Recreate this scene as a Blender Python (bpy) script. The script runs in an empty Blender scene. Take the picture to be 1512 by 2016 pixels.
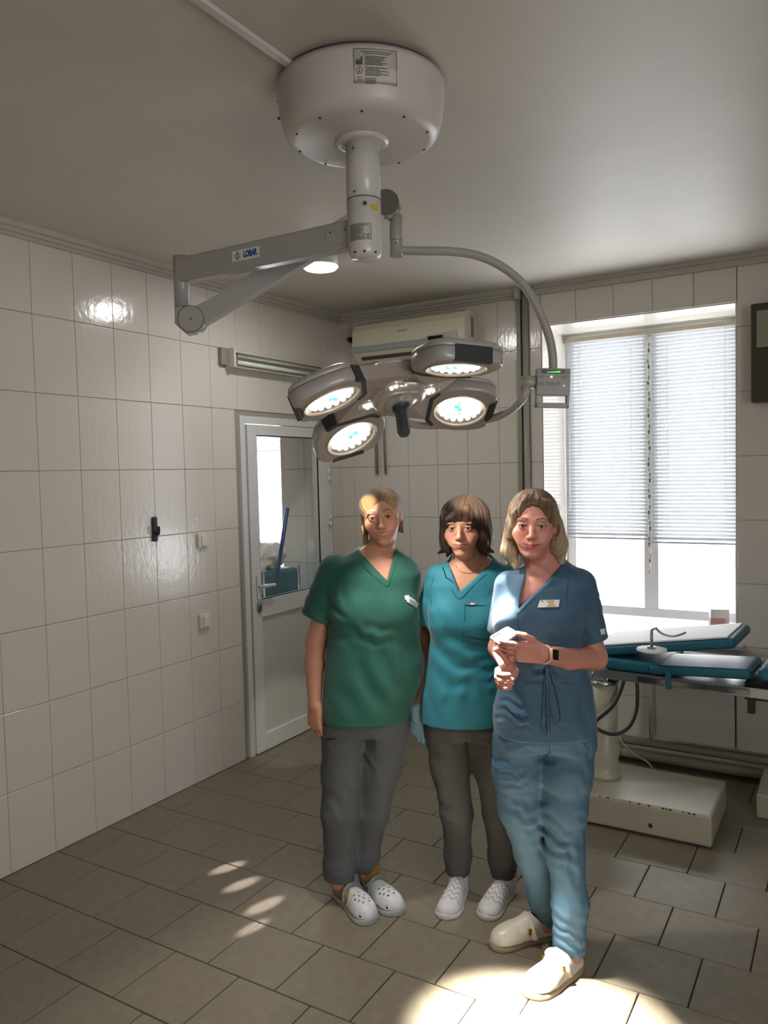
import bpy, bmesh, math, random
import numpy as np
from mathutils import Vector, Matrix, Euler
random.seed(3); rng = np.random.RandomState(7)
PI = math.pi
scene = bpy.context.scene
COL = scene.collection
# ---------------------------------------------------------------- camera
FPX, YAW, PITCH, ROLL, CAMH = 1540.6, 30.98, 2.80, -1.371, 1.72
def cam_basis():
    y, p, r = (math.radians(a) for a in (YAW, PITCH, ROLL))
    f = np.array([-math.sin(y)*math.cos(p), math.cos(y)*math.cos(p), -math.sin(p)])
    ri = np.array([math.cos(y), math.sin(y), 0.]); up = np.cross(ri, f)
    r2 = ri*math.cos(r) + up*math.sin(r); u2 = np.cross(r2, f)
    return r2, u2, f
CR, CU, CF = cam_basis()
CO = np.array([0, 0, CAMH])
cam = bpy.data.cameras.new('camera'); cam_o = bpy.data.objects.new('camera', cam); COL.objects.link(cam_o)
M = Matrix((tuple(CR)+(0,), tuple(CU)+(0,), tuple(-CF)+(0,), (0, 0, 0, 1))).transposed()
M.translation = Vector(CO); cam_o.matrix_world = M
cam.sensor_fit = 'VERTICAL'; cam.sensor_height = 36.0; cam.sensor_width = 27.0
cam.lens = 36.0*FPX/2016.0; cam.clip_start = 0.05; cam.clip_end = 100
scene.camera = cam_o
# ---------------------------------------------------------------- view and world
scene.view_settings.view_transform = 'Standard'; scene.view_settings.look = 'None'
scene.view_settings.exposure = 0.25; scene.view_settings.gamma = 1.0
scene.view_settings.use_curve_mapping = False
world = bpy.data.worlds.new('sky'); scene.world = world; world.use_nodes = True
bg = world.node_tree.nodes['Background']; bg.inputs[0].default_value = (0.93, 0.96, 1.0, 1); bg.inputs[1].default_value = 2.4
scene.cycles.max_bounces = 8; scene.cycles.diffuse_bounces = 5; scene.cycles.glossy_bounces = 4
scene.cycles.transparent_max_bounces = 12; scene.cycles.transmission_bounces = 6
scene.cycles.caustics_reflective = False; scene.cycles.caustics_refractive = False
scene.cycles.sample_clamp_indirect = 6.0
def area_light(name, loc, target, sx, sy, power, color=(1, 1, 1), spread=180):
    l = bpy.data.lights.new(name, 'AREA'); l.shape = 'RECTANGLE'; l.size = sx; l.size_y = sy; l.energy = power; l.color = color
    l.spread = math.radians(spread)
    o = bpy.data.objects.new(name, l); COL.objects.link(o); o.location = loc
    o.rotation_euler = (Vector(target)-Vector(loc)).to_track_quat('-Z', 'Y').to_euler(); return o
# daylight entering by the two-sash window, by the next room's window; the rear one is an added fill from an unseen opening
area_light('window_daylight', (-1.10, 5.32, 1.70), (-1.10, 0, 1.15), 1.5, 1.9, 78, (0.95, 0.97, 1.0))
area_light('side_room_daylight', (-4.40, 5.25, 1.8), (-4.4, 0, 1.2), 1.3, 1.7, 60, (0.93, 0.96, 1.0))
area_light('rear_fill_light', (2.45, -0.3, 1.75), (-1.5, 1.6, 1.2), 1.9, 1.6, 30, (1.0, 0.97, 0.93))
def floor_patch_spot(target, ang, power):      # added spot in the window recess, making a bright patch on the floor
    l = bpy.data.lights.new('floor_patch_spot', 'SPOT'); l.energy = power; l.color = (1.0, .93, .93); l.spot_size = math.radians(ang); l.spot_blend = .7; l.shadow_soft_size = .01
    o = bpy.data.objects.new('floor_patch_spot', l); COL.objects.link(o); o.location = (-1.32, 5.05, 1.20); o.rotation_euler = (Vector(target)-o.location).to_track_quat('-Z', 'Y').to_euler()
for tx_, ty_, an_ in ((-2.36, 2.52, 1.5), (-2.21, 2.44, 1.5), (-2.02, 2.36, 1.6), (-1.86, 2.30, 1.2), (-1.96, 2.22, 1.2)): floor_patch_spot((tx_, ty_, 0), an_, 1500)
# ---------------------------------------------------------------- pixel to place
def ray(px, py):
    v = CF*FPX + CR*(px-756) - CU*(py-1008); return v/np.linalg.norm(v)
def hit(px, py, ax, val):
    v = ray(px, py); t = (val-CO[ax])/v[ax]; return CO+v*t
def at(px, py, D):
    v = ray(px, py); return CO + v*(D/(v@CF))
RH = np.array([math.cos(math.radians(YAW)), math.sin(math.radians(YAW)), 0.])
FH = np.array([-math.sin(math.radians(YAW)), math.cos(math.radians(YAW)), 0.])
# ---------------------------------------------------------------- materials
MATS = {}
def srgb(h):
    if isinstance(h, str):
        c = [int(h[i:i+2], 16)/255 for i in (0, 2, 4)]
    else: c = h
    return tuple((x/12.92 if x <= .04045 else ((x+.055)/1.055)**2.4) for x in c)
def mat(name, color, rough=.5, metal=0., spec=.5, bump=0., bscale=30., bstretch=(1, 1, 1), var=0., vscale=8., vstretch=(1, 1, 1), emit=None, estr=0., coat=0., sheen=0., sss=0., attr=None, coords='Object'):
    m = bpy.data.materials.new(name); m.use_nodes = True; nt = m.node_tree; p = nt.nodes['Principled BSDF']
    col = srgb(color)+(1,)
    p.inputs['Base Color'].default_value = col; p.inputs['Roughness'].default_value = rough
    p.inputs['Metallic'].default_value = metal; p.inputs['Specular IOR Level'].default_value = spec
    p.inputs['Coat Weight'].default_value = coat
    if sheen: p.inputs['Sheen Weight'].default_value = sheen
    if sss:
        p.inputs['Subsurface Weight'].default_value = sss; p.inputs['Subsurface Radius'].default_value = (1, .35, .2); p.inputs['Subsurface Scale'].default_value = .012
    if emit is not None:
        p.inputs['Emission Color'].default_value = srgb(emit)+(1,); p.inputs['Emission Strength'].default_value = estr
    tc = None
    def noise(scale, stretch, detail=4):
        tc = nt.nodes.new('ShaderNodeTexCoord'); mp = nt.nodes.new('ShaderNodeMapping'); mp.inputs['Scale'].default_value = stretch
        n = nt.nodes.new('ShaderNodeTexNoise'); n.inputs['Scale'].default_value = scale; n.inputs['Detail'].default_value = detail
        nt.links.new(tc.outputs[coords], mp.inputs[0]); nt.links.new(mp.outputs[0], n.inputs['Vector']); return n
    src = None
    if attr:
        a = nt.nodes.new('ShaderNodeVertexColor'); a.layer_name = attr; src = a.outputs['Color']
        nt.links.new(src, p.inputs['Base Color'])
    if var:
        n = noise(vscale, vstretch); mr = nt.nodes.new('ShaderNodeMapRange'); mr.inputs['From Min'].default_value = .3; mr.inputs['From Max'].default_value = .7
        mr.inputs['To Min'].default_value = 1-var; mr.inputs['To Max'].default_value = 1+var
        nt.links.new(n.outputs['Fac'], mr.inputs['Value'])
        mx = nt.nodes.new('ShaderNodeVectorMath'); mx.operation = 'SCALE'
        if src: nt.links.new(src, mx.inputs[0])
        else: mx.inputs[0].default_value = col[:3]
        nt.links.new(mr.outputs[0], mx.inputs['Scale']); nt.links.new(mx.outputs[0], p.inputs['Base Color'])
    if bump:
        n = noise(bscale, bstretch); b = nt.nodes.new('ShaderNodeBump'); b.inputs['Strength'].default_value = bump; b.inputs['Distance'].default_value = .01
        nt.links.new(n.outputs['Fac'], b.inputs['Height']); nt.links.new(b.outputs[0], p.inputs['Normal'])
    MATS[name] = m; return m
def glass(name, tint=(1, 1, 1), refl=.08):
    m = bpy.data.materials.new(name); m.use_nodes = True; nt = m.node_tree; nt.nodes.clear()
    o = nt.nodes.new('ShaderNodeOutputMaterial'); t = nt.nodes.new('ShaderNodeBsdfTransparent'); g = nt.nodes.new('ShaderNodeBsdfGlossy'); mx = nt.nodes.new('ShaderNodeMixShader')
    t.inputs[0].default_value = tint+(1,); g.inputs['Roughness'].default_value = .02; mx.inputs[0].default_value = refl
    nt.links.new(t.outputs[0], mx.inputs[1]); nt.links.new(g.outputs[0], mx.inputs[2]); nt.links.new(mx.outputs[0], o.inputs[0]); MATS[name] = m; return m
mat('grout', '9f998f', .9)
mat('wall_tile', 'd2ccc3', .14, spec=.55, bump=.10, bscale=9, bstretch=(1, 1, .35), var=.035, vscale=22, vstretch=(3, 3, .5), coords='Object')
mat('floor_tile', '7d7566', .42, spec=.4, bump=.05, bscale=26, var=.09, vscale=7)
mat('floor_grout', '4e483f', .85)
mat('ceiling_paint', 'c4beb3', .50, spec=.35, bump=.05, bscale=45, var=.03, vscale=3)
mat('plain_wall', 'b4aea2', .7)
mat('cornice', 'b5b0a4', .6)
mat('white_pvc', 'd6d8d6', .3, coat=.1)
mat('pvc_panel', 'c9c8c2', .45)
mat('lamp_white', 'cbc7c4', .24, spec=.5)
mat('lamp_cover_white', 'c6bfba', .36, spec=.5, bump=.03, bscale=90)
mat('lamp_gray', 'a8a3a0', .3, spec=.5)
mat('head_shell', 'b3adab', .34, metal=.12)
mat('head_face', 'aca098', .4, metal=.15)
mat('rubber', '252b2f', .5)
mat('hub_metal', 'c4bdb6', .22, metal=.5)
mat('chrome', 'c9ccd0', .12, metal=1.)
mat('steel', '9aa0a4', .3, metal=.8)
mat('dark', '1b1b1c', .5)
mat('black_gloss', '0c0c0e', .12)
mat('seam_gray', '5f5b57', .6)
mat('ink', '4b4a48', .7)
mat('label_silver', 'b2ada6', .35, metal=.3)
mat('sticker_white', 'dadad6', .5)
mat('yellow', 'cdb52a', .5)
mat('logo_green', '17825a', .5); mat('logo_blue', '1d4f94', .5)
mat('led_white', 'ffffff', .3, emit='fff8ea', estr=1.7)
mat('led_cool', 'ffffff', .3, emit='f4f8ff', estr=1.2)
mat('led_green', 'a0ffe0', .3, emit='40d8b8', estr=.9)
mat('reflector', '9c958a', .25, metal=.7, emit='fff2da', estr=.10)
mat('lens_ring', 'd9cfbb', .3, metal=.2)
mat('cover_light', 'ffffff', .4, emit='fdfcff', estr=14)
mat('green_display', '103010', .4, emit='4dff3a', estr=1.4)
mat('green_dot', '90ffb0', .4, emit='8cffb4', estr=2.)
mat('panel_gray', '96928d', .4)
mat('key_gray', '858079', .5)
mat('ac_cream', 'cfc9b2', .35); mat('ac_silver', 'a3a6a6', .3, metal=.3); mat('ac_dark', '3a352a', .6)
mat('tube_glass', 'dfe3dd', .15); mat('fixture_white', 'cdc8b8', .4); mat('fixture_gray', '8d8a7d', .5)
mat('switch_cream', 'd3cfb8', .35)
mat('pipe_olive', '8c8976', .45); mat('pipe_gray', '999691', .35)
mat('blind_slat', 'bbbec2', .4, spec=.4); mat('blind_cord', 'd7d5cc', .6); mat('blind_rail', 'b9ae96', .5)
mat('sill', 'aaa4ad', .3)
mat('table_teal', '1a6076', .45, bump=.05, bscale=60); mat('sheet_white', 'f2f5f8', .7, bump=.2, bscale=14)
mat('table_beige', 'b0aa99', .38, bump=.04, bscale=20, var=.04, vscale=6); mat('chip_dark', '3a332a', .8)
mat('hose_black', '23262b', .35); mat('cord_white', 'c6c4bd', .5)
mat('radiator', 'b2aea6', .4)
mat('hamper_teal', '1e7480', .6, bump=.1, bscale=20); mat('laundry', 'f0ebe4', .85, bump=.3, bscale=25); mat('pole_blue', '23437e', .35)
mat('carton_pink', 'c99a92', .6); mat('carton_white', 'dddddd', .6)
mat('skin', 'c08a72', .48, spec=.35, attr='Col', sss=.08)
mat('hair', '6b4a30', .45, spec=.5, attr='Col', bump=0)
mat('eye', 'ffffff', .12, attr='Col', spec=.6)
mat('top_green', '0c5044', .75, bump=.05, bscale=300, sheen=.15, var=.03, vscale=5)
mat('top_green_seam', '084c3a', .8)
mat('top_teal', '1b7384', .75, bump=.05, bscale=300, sheen=.15, var=.03, vscale=5)
mat('top_teal_seam', '145a68', .8)
mat('top_blue', '36566e', .78, bump=.07, bscale=220, sheen=.15, var=.05, vscale=7)
mat('top_blue_seam', '2b4a60', .8)
mat('pants_gray', '53565a', .85, bump=.25, bscale=350, var=.07, vscale=160)
mat('pants_dark', '4c4b4b', .85, bump=.25, bscale=350, var=.07, vscale=160)
mat('pants_blue', '42627a', .8, bump=.07, bscale=220, var=.06, vscale=7)
mat('glove', '8fb9c6', .4, bump=.15, bscale=60)
mat('clog_white', 'cfd1d4', .4); mat('clog_strap', '6f7675', .5); mat('sole_gray', '9a9b9d', .6); mat('sock_mustard', '96702a', .85)
mat('knit_white', 'c9c6c6', .85, bump=.3, bscale=150); mat('knit_gray', 'a7a3a6', .85)
mat('leather_cream', 'd3ccbb', .4, coat=.05); mat('cork', '8a7a62', .8); mat('sock_cream', 'd8d2c4', .85)
mat('watch_rose', 'dfb49a', .4); mat('phone_pink', '70585f', .4, metal=.2)
mat('gold', 'd8a948', .2, metal=1.); mat('badge_gold', 'c9a45a', .35, metal=.4)
mat('teeth', 'e9e2d8', .3)
glass('pane_glass'); glass('cover_glass', refl=.05)
# ---------------------------------------------------------------- object helpers
def link(o, parent=None):
    COL.objects.link(o)
    if parent is not None: o.parent = parent
    return o
def tag(o, label=None, cat=None, group=None, kind=None):
    if label: o['label'] = label
    if cat: o['category'] = cat
    if group: o['group'] = group
    if kind: o['kind'] = kind
    return o
def empty(name, loc, rz=0., label=None, cat=None, group=None):
    o = bpy.data.objects.new(name, None); o.empty_display_size = .05; COL.objects.link(o); o.location = Vector(loc); o.rotation_euler = (0, 0, rz)
    return tag(o, label, cat, group)
class MB:
    def __init__(s): s.bm = bmesh.new(); s.mats = []
    def mi(s, m):
        if m is None: return 0
        if m not in s.mats: s.mats.append(m)
        return s.mats.index(m)
    def _fin(s, faces, m, smooth=False):
        i = s.mi(m)
        for f in faces: f.material_index = i; f.smooth = smooth
    def box(s, lo, hi, m=None, bev=0., rot=None):
        c = (Vector(lo)+Vector(hi))/2; d = Vector(hi)-Vector(lo)
        g = bmesh.ops.create_cube(s.bm, size=1.0); vs = g['verts']
        for v in vs: v.co = Vector((v.co.x*d.x, v.co.y*d.y, v.co.z*d.z))
        fs = list({f for v in vs for f in v.link_faces})
        if bev > 0:
            es = list({e for v in vs for e in v.link_edges})
            r = bmesh.ops.bevel(s.bm, geom=es+vs, offset=bev, segments=2, profile=.5, affect='EDGES')
            fs = list({f for f in r['faces']}|{f for f in fs if f.is_valid}); vs = list({v for f in fs for v in f.verts})
            fs = list({f for v in vs for f in v.link_faces})
        for v in vs:
            if rot is not None: v.co = rot @ v.co
            v.co += c
        s._fin(fs, m, False); return vs
    def cyl(s, a, b, ra, rb=None, m=None, n=24, caps=True, smooth=True):
        rb = ra if rb is None else rb
        a = Vector(a); b = Vector(b); d = (b-a)
        q = d.to_track_quat('Z', 'Y').to_matrix()
        A = [s.bm.verts.new(a+q@Vector((ra*math.cos(2*PI*k/n), ra*math.sin(2*PI*k/n), 0))) for k in range(n)]
        B = [s.bm.verts.new(b+q@Vector((rb*math.cos(2*PI*k/n), rb*math.sin(2*PI*k/n), 0))) for k in range(n)]
        fs = [s.bm.faces.new((A[k], A[(k+1) % n], B[(k+1) % n], B[k])) for k in range(n)]
        s._fin(fs, m, smooth)
        if caps: s._fin([s.bm.faces.new(A[::-1]), s.bm.faces.new(B)], m, False)
    def lathe(s, prof, m=None, n=40, mtx=None, smooth=True):
        mtx = mtx or Matrix.Identity(4); rings = []
        for r, z in prof:
            if r < 1e-6: rings.append([s.bm.verts.new(mtx@Vector((0, 0, z)))])
            else: rings.append([s.bm.verts.new(mtx@Vector((r*math.cos(2*PI*k/n), r*math.sin(2*PI*k/n), z))) for k in range(n)])
        fs = []
        for A, B in zip(rings, rings[1:]):
            for k in range(n):
                a0, a1 = A[k % len(A)], A[(k+1) % len(A)]; b0, b1 = B[k % len(B)], B[(k+1) % len(B)]
                vs = []
                for v in (a0, a1, b1, b0):
                    if v not in vs: vs.append(v)
                if len(vs) > 2: fs.append(s.bm.faces.new(vs))
        s._fin(fs, m, smooth)
    def tube(s, pts, r, m=None, n=10, sub=6, smooth=True, flat=None):
        P = [Vector(p) for p in pts]; R = r if isinstance(r, (list, tuple)) else [r]*len(P)
        if len(P) > 2 and sub > 1:
            Q = []; RR = []
            for i in range(len(P)-1):
                p0 = P[max(i-1, 0)]; p1 = P[i]; p2 = P[i+1]; p3 = P[min(i+2, len(P)-1)]
                for k in range(sub):
                    t = k/sub
                    Q.append(.5*((2*p1)+(p2-p0)*t+(2*p0-5*p1+4*p2-p3)*t*t+(3*p1-p0-3*p2+p3)*t**3)); RR.append(R[i]+(R[i+1]-R[i])*t)
            Q.append(P[-1]); RR.append(R[-1]); P, R = Q, RR
        rings = []; up = None
        for i, p in enumerate(P):
            d = (P[min(i+1, len(P)-1)]-P[max(i-1, 0)]).normalized()
            if up is None: up = d.orthogonal().normalized() if flat is None else (Vector(flat)-d*Vector(flat).dot(d)).normalized()
            else: up = (up-d*up.dot(d)).normalized()
            sd = d.cross(up)
            fx = 1.0 if flat is None else .35
            rings.append([s.bm.verts.new(p+(up*math.cos(2*PI*k/n)*fx+sd*math.sin(2*PI*k/n))*R[i]) for k in range(n)])
        fs = []
        for A, B in zip(rings, rings[1:]):
            for k in range(n): fs.append(s.bm.faces.new((A[k], A[(k+1) % n], B[(k+1) % n], B[k])))
        s._fin(fs, m, smooth); s._fin([s.bm.faces.new(rings[0][::-1]), s.bm.faces.new(rings[-1])], m, False)
    def prism(s, poly, a, b, m=None, bev=0., mtx=None, bevseg=2):
        """poly (x,y) extruded from z=a to z=b, then mtx"""
        mtx = mtx or Matrix.Identity(4)
        A = [s.bm.verts.new((x, y, a)) for x, y in poly]; B = [s.bm.verts.new((x, y, b)) for x, y in poly]; n = len(poly)
        fs = [s.bm.faces.new(A[::-1]), s.bm.faces.new(B)]+[s.bm.faces.new((A[k], A[(k+1) % n], B[(k+1) % n], B[k])) for k in range(n)]
        vs = A+B
        if bev:
            es = list({e for f in fs[:2] for e in f.edges})
            r = bmesh.ops.bevel(s.bm, geom=es, offset=bev, segments=bevseg, profile=.5, affect='EDGES')
            vs = set(r['verts'])|{v for v in vs if v.is_valid}; fs = list({f for v in vs for f in v.link_faces})
        for v in vs: v.co = mtx@v.co
        s._fin(fs, m)
    def sphere(s, c, r, m=None, u=16, v=10, mtx=None):
        r = (r, r, r) if not isinstance(r, (tuple, list)) else r
        mt = Matrix.Translation(Vector(c)) @ (mtx or Matrix.Identity(4)) @ Matrix.Diagonal((r[0], r[1], r[2], 1))
        g = bmesh.ops.create_uvsphere(s.bm, u_segments=u, v_segments=v, radius=1, matrix=mt)
        s._fin(list({f for w in g['verts'] for f in w.link_faces}), m, True)
    def build(s, name, m=None, parent=None, label=None, cat=None, group=None, kind=None, recalc=True, origin=None):
        if recalc: bmesh.ops.recalc_face_normals(s.bm, faces=s.bm.faces)
        me = bpy.data.meshes.new(name)
        if origin is not None: bmesh.ops.translate(s.bm, verts=s.bm.verts, vec=-Vector(origin))
        s.bm.to_mesh(me); s.bm.free()
        if m is not None and not [x for x in s.mats if x]: me.materials.append(MATS[m])
        else:
            for x in s.mats: me.materials.append(MATS[x or m])
        o = bpy.data.objects.new(name, me); link(o, parent)
        if origin is not None: o.location = Vector(origin)
        return tag(o, label, cat, group, kind)
def part(fn, name, m, parent, **k):
    b = MB(); fn(b); return b.build(name, m, parent, **k)
def box(name, lo, hi, m, parent=None, bev=0., **k):
    b = MB(); b.box(lo, hi, None, bev); return b.build(name, m, parent, **k)
def text_obj(body, size, m, parent, mtx, name='lettering', depth=.0006, bold=0.):
    cu = bpy.data.curves.new('tmp', 'FONT'); cu.body = body; cu.size = size; cu.extrude = depth; cu.align_x = 'CENTER'; cu.align_y = 'CENTER'; cu.offset = bold
    cu.resolution_u = 3
    o = bpy.data.objects.new('tmp', cu); COL.objects.link(o)
    dg = bpy.context.evaluated_depsgraph_get(); me = bpy.data.meshes.new_from_object(o.evaluated_get(dg)); bpy.data.objects.remove(o)
    me.name = name; me.materials.clear(); me.materials.append(MATS[m]); me.transform(mtx)
    return link(bpy.data.objects.new(name, me), parent)
# ================================================================ THE SETTING
XL, YB, ZC = -3.176, 4.718, 2.855
WX0, WX1, WZ0, WZ1 = -1.665, -0.552, 0.725, 2.612       # window opening
WY = 5.17
DY0, DY1, DZ1 = 3.602, 4.545, 2.090                     # door opening in the left wall
XR, YF = 2.3, -2.2
TT = .008
def tile_mesh(name, m, cham=.0016):
    b = MB(); p = cham
    b.bm.verts.index_update()
    v = [b.bm.verts.new(c) for c in ((0, 0, 0), (1, 0, 0), (1, 1, 0), (0, 1, 0), (0, 0, .7), (1, 0, .7), (1, 1, .7), (0, 1, .7), (.006, .006, 1), (.994, .006, 1), (.994, .994, 1), (.006, .994, 1))]
    for f in ((0, 1, 5, 4), (1, 2, 6, 5), (2, 3, 7, 6), (3, 0, 4, 7), (4, 5, 9, 8), (5, 6, 10, 9), (6, 7, 11, 10), (7, 4, 8, 11), (8, 9, 10, 11), (3, 2, 1, 0)): b.bm.faces.new([v[i] for i in f])
    me = bpy.data.meshes.new(name); b.bm.to_mesh(me); b.bm.free(); me.materials.append(MATS[m]); return me
def subtract(r, h):
    a0, b0, a1, b1 = r; c0, d0, c1, d1 = h
    if c1 <= a0 or c0 >= a1 or d1 <= b0 or d0 >= b1: return [r]
    out = []
    if c0 > a0: out.append((a0, b0, c0, b1))
    if c1 < a1: out.append((c1, b0, a1, b1))
    m0, m1 = max(a0, c0), min(a1, c1)
    if d0 > b0: out.append((m0, b0, m1, d0))
    if d1 < b1: out.append((m0, d1, m1, b1))
    return out
def lay_tiles(mesh, parent, us, vs, holes, place, gap=.0018, off=None):
    n = 0
    for j in range(len(vs)-1):
        U = us if off is None else [u+(off if j % 2 else 0) for u in us]
        for i in range(len(U)-1):
            rs = [(max(U[i], us[0]), vs[j], min(U[i+1], us[-1]), vs[j+1])]
            for h in holes: rs = [q for r in rs for q in subtract(r, h)]
            for (a0, b0, a1, b1) in rs:
                if a1-a0 < .02 or b1-b0 < .02: continue
                o = bpy.data.objects.new('tile', mesh); link(o, parent)
                jt = (rng.rand(2)-.5)*.0016
                o.matrix_local = place(a0+gap/2, b0+gap/2, a1-a0-gap, b1-b0-gap, jt); n += 1
    return n
def P_left(a, b, w, h, jt):   # u = y, v = z, faces +x
    return Matrix.Translation((XL, a, b)) @ Matrix(((0, 0, 1, 0), (1, 0, 0, 0), (0, 1, 0, 0), (0, 0, 0, 1))) @ Matrix.Rotation(jt[0], 4, 'X') @ Matrix.Rotation(jt[1], 4, 'Y') @ Matrix.Diagonal((w, h, TT, 1))
def P_back(a, b, w, h, jt):   # u = x, v = z, faces -y
    return Matrix.Translation((a, YB, b)) @ Matrix(((1, 0, 0, 0), (0, 0, -1, 0), (0, 1, 0, 0), (0, 0, 0, 1))) @ Matrix.Rotation(jt[0], 4, 'X') @ Matrix.Rotation(jt[1], 4, 'Y') @ Matrix.Diagonal((w, h, TT, 1))
def P_floor(a, b, w, h, jt):
    return Matrix.Translation((a, b, -TT)) @ Matrix.Rotation(jt[0]*.6, 4, 'X') @ Matrix.Rotation(jt[1]*.6, 4, 'Y') @ Matrix.Diagonal((w, h, TT, 1))
def structure(name, fn, m):
    b = MB(); fn(b); return b.build(name, m, kind='structure')
wl = structure('wall_left', lambda b: (b.box((XL-.10, YF, 0), (XL, DY0, ZC)), b.box((XL-.10, DY1, 0), (XL, YB+.5, ZC)), b.box((XL-.10, DY0, DZ1), (XL, DY1, ZC))), 'grout')
wb = structure('wall_back', lambda b: (b.box((XL, YB, 0), (WX0, YB+.5, ZC)), b.box((WX1, YB, 0), (XR, YB+.5, ZC)), b.box((WX0, YB, 0), (WX1, YB+.5, WZ0-.03)), b.box((WX0, YB, WZ1), (WX1, YB+.5, ZC))), 'grout')
def rw(b):   # right wall with an unseen opening added behind the photographer for fill light
    b.box((XR, YF, 0), (XR+.1, YB+.5, .9)); b.box((XR, YF, 2.5), (XR+.1, YB+.5, ZC)); b.box((XR, YF, .9), (XR+.1, -1.2, 2.5)); b.box((XR, .7, .9), (XR+.1, YB+.5, 2.5))
structure('wall_right', rw, 'plain_wall')
structure('wall_front', lambda b: b.box((XL-.1, YF-.1, 0), (XR+.1, YF, ZC)), 'plain_wall')
fl = structure('floor', lambda b: b.box((XL-.1, YF-.1, -.12), (XR+.1, YB+.02, -TT)), 'floor_grout')
ce = structure('ceiling', lambda b: b.box((XL-.1, YF-.1, ZC), (XR+.1, YB+.5, ZC+.12)), 'ceiling_paint')
rows = [0.0]+[.005+.353*k for k in range(1, 8)]+[2.829, ZC]
rows[2] = rows[2]; rows = sorted(set(round(r, 4) for r in rows)); rows = [r for i, r in enumerate(rows) if i == 0 or r-rows[i-1] > .02]
tm = tile_mesh('wall_tile', 'wall_tile'); tf = tile_mesh('floor_tile', 'floor_tile')
ysl = [3.602+.226*k for k in range(-12, 5)]+[YB]
lay_tiles(tm, wl, ysl, rows, [(DY0-.03, 0, DY1+.03, DZ1+.03)], P_left)
xsb = [XL]+[-3.07+.2237*k for k in range(0, 6)]+[-1.815]
lay_tiles(tm, wb, xsb, rows, [], P_back)
xsr = [-1.742]+[-1.667+.2237*k for k in range(0, 8)]
lay_tiles(tm, wb, xsr, rows, [(WX0, WZ0, WX1, WZ1)], P_back)
lay_tiles(tf, fl, [-3.176+.0045+.303*k for k in range(-1, 12)][1:]+[.5], [0.814+.2885*k for k in range(0, 14)], [], P_floor, gap=.0042, off=-.1515)
box('floor_rear_tiles', (XL, YF, -TT), (XR, .812, -.001), 'floor_tile', fl); box('floor_side_tiles', (.502, .812, -TT), (XR, YB, -.001), 'floor_tile', fl)
# window reveal lined with glazed tile
def reveal(b):
    e = .006
    b.box((WX0-.0, YB+.001, WZ0), (WX0+e, WY+.06, WZ1)); b.box((WX1-e, YB+.001, WZ0), (WX1, WY+.06, WZ1)); b.box((WX0+e, YB+.001, WZ1-e), (WX1-e, WY+.06, WZ1))
part(reveal, 'window_reveal', 'wall_tile', wb)
# cornices
def cornice(b):
    for (h, d) in ((.060, .016), (.044, .032), (.026, .052)):
        b.box((XL+TT, 1.0, ZC-h), (XL+TT+d, YB-TT, ZC)); b.box((XL+TT, YB-TT-d, ZC-h), (-1.80, YB-TT, ZC))
    b.box((-1.81, YB-.075, ZC-.07), (-1.785, YB-TT, ZC))
structure('trim_1', cornice, 'cornice')
structure('trim_2', lambda b: (b.box((-1.70, YB-TT-.02, ZC-.055), (XR, YB-TT, ZC)), b.box((-1.70, YB-TT-.035, ZC-.02), (XR, YB-TT, ZC))), 'cornice')
structure('trim_3', lambda b: (b.box((-1.815, YB-.03, 0), (-1.79, YB, ZC-.06))), 'pipe_olive')
def pp(b):
    b.cyl((-1.760, YB-.022, 0), (-1.760, YB-.022, ZC-.01), .020, n=20)
    for z in (.4, 1.3, 2.2): b.cyl((-1.760, YB-.022, z), (-1.760, YB-.022, z+.03), .0235, n=20)
part(pp, 'riser_pipe', 'pipe_gray', None, label='tall grey vertical pipe in the corner left of the window', cat='pipe')
structure('trim_4', lambda b: b.box((-1.79, YB-.004, 0), (-1.742, YB, ZC)), 'dark')
# ceiling cable cover
part(lambda b: (b.box((-1.345, -.6, ZC-.014), (-1.319, 1.80, ZC), None, .004)), 'cable_channel', 'lamp_white', None, label='narrow white cable channel along the ceiling up to the lamp mount', cat='cable channel')
# ---- window
win = empty('window_1', (0, 0, 0)); win['kind'] = 'structure'
def frame(b):
    x0, x1, z0, z1, y0, y1, w = WX0+.006, WX1-.006, WZ0+.03, WZ1-.006, WY, WY+.06, .06
    b.box((x0, y0, z0), (x0+w, y1, z1), None, .004); b.box((x1-w, y0, z0), (x1, y1, z1), None, .004)
    b.box((x0+w, y0, z0), (x1-w, y1, z0+w), None, .004); b.box((x0+w, y0, z1-w), (x1-w, y1, z1), None, .004)
    xm = (x0+x1)/2; b.box((xm-.045, y0-.01, z0+w), (xm+.045, y1, z1-w), None, .004)
part(frame, 'window_frame', 'white_pvc', win)
xm = (WX0+WX1)/2
for a, c in ((WX0+.066, xm-.045), (xm+.045, WX1-.066)): box('pane', (a, WY+.03, WZ0+.09), (c, WY+.034, WZ1-.066), 'pane_glass', win)
part(lambda b: b.box((WX0-.04, YB-.06, WZ0-.03), (WX1+.04, WY+.06, WZ0), None, .006), 'window_sill', 'sill', win)
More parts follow.
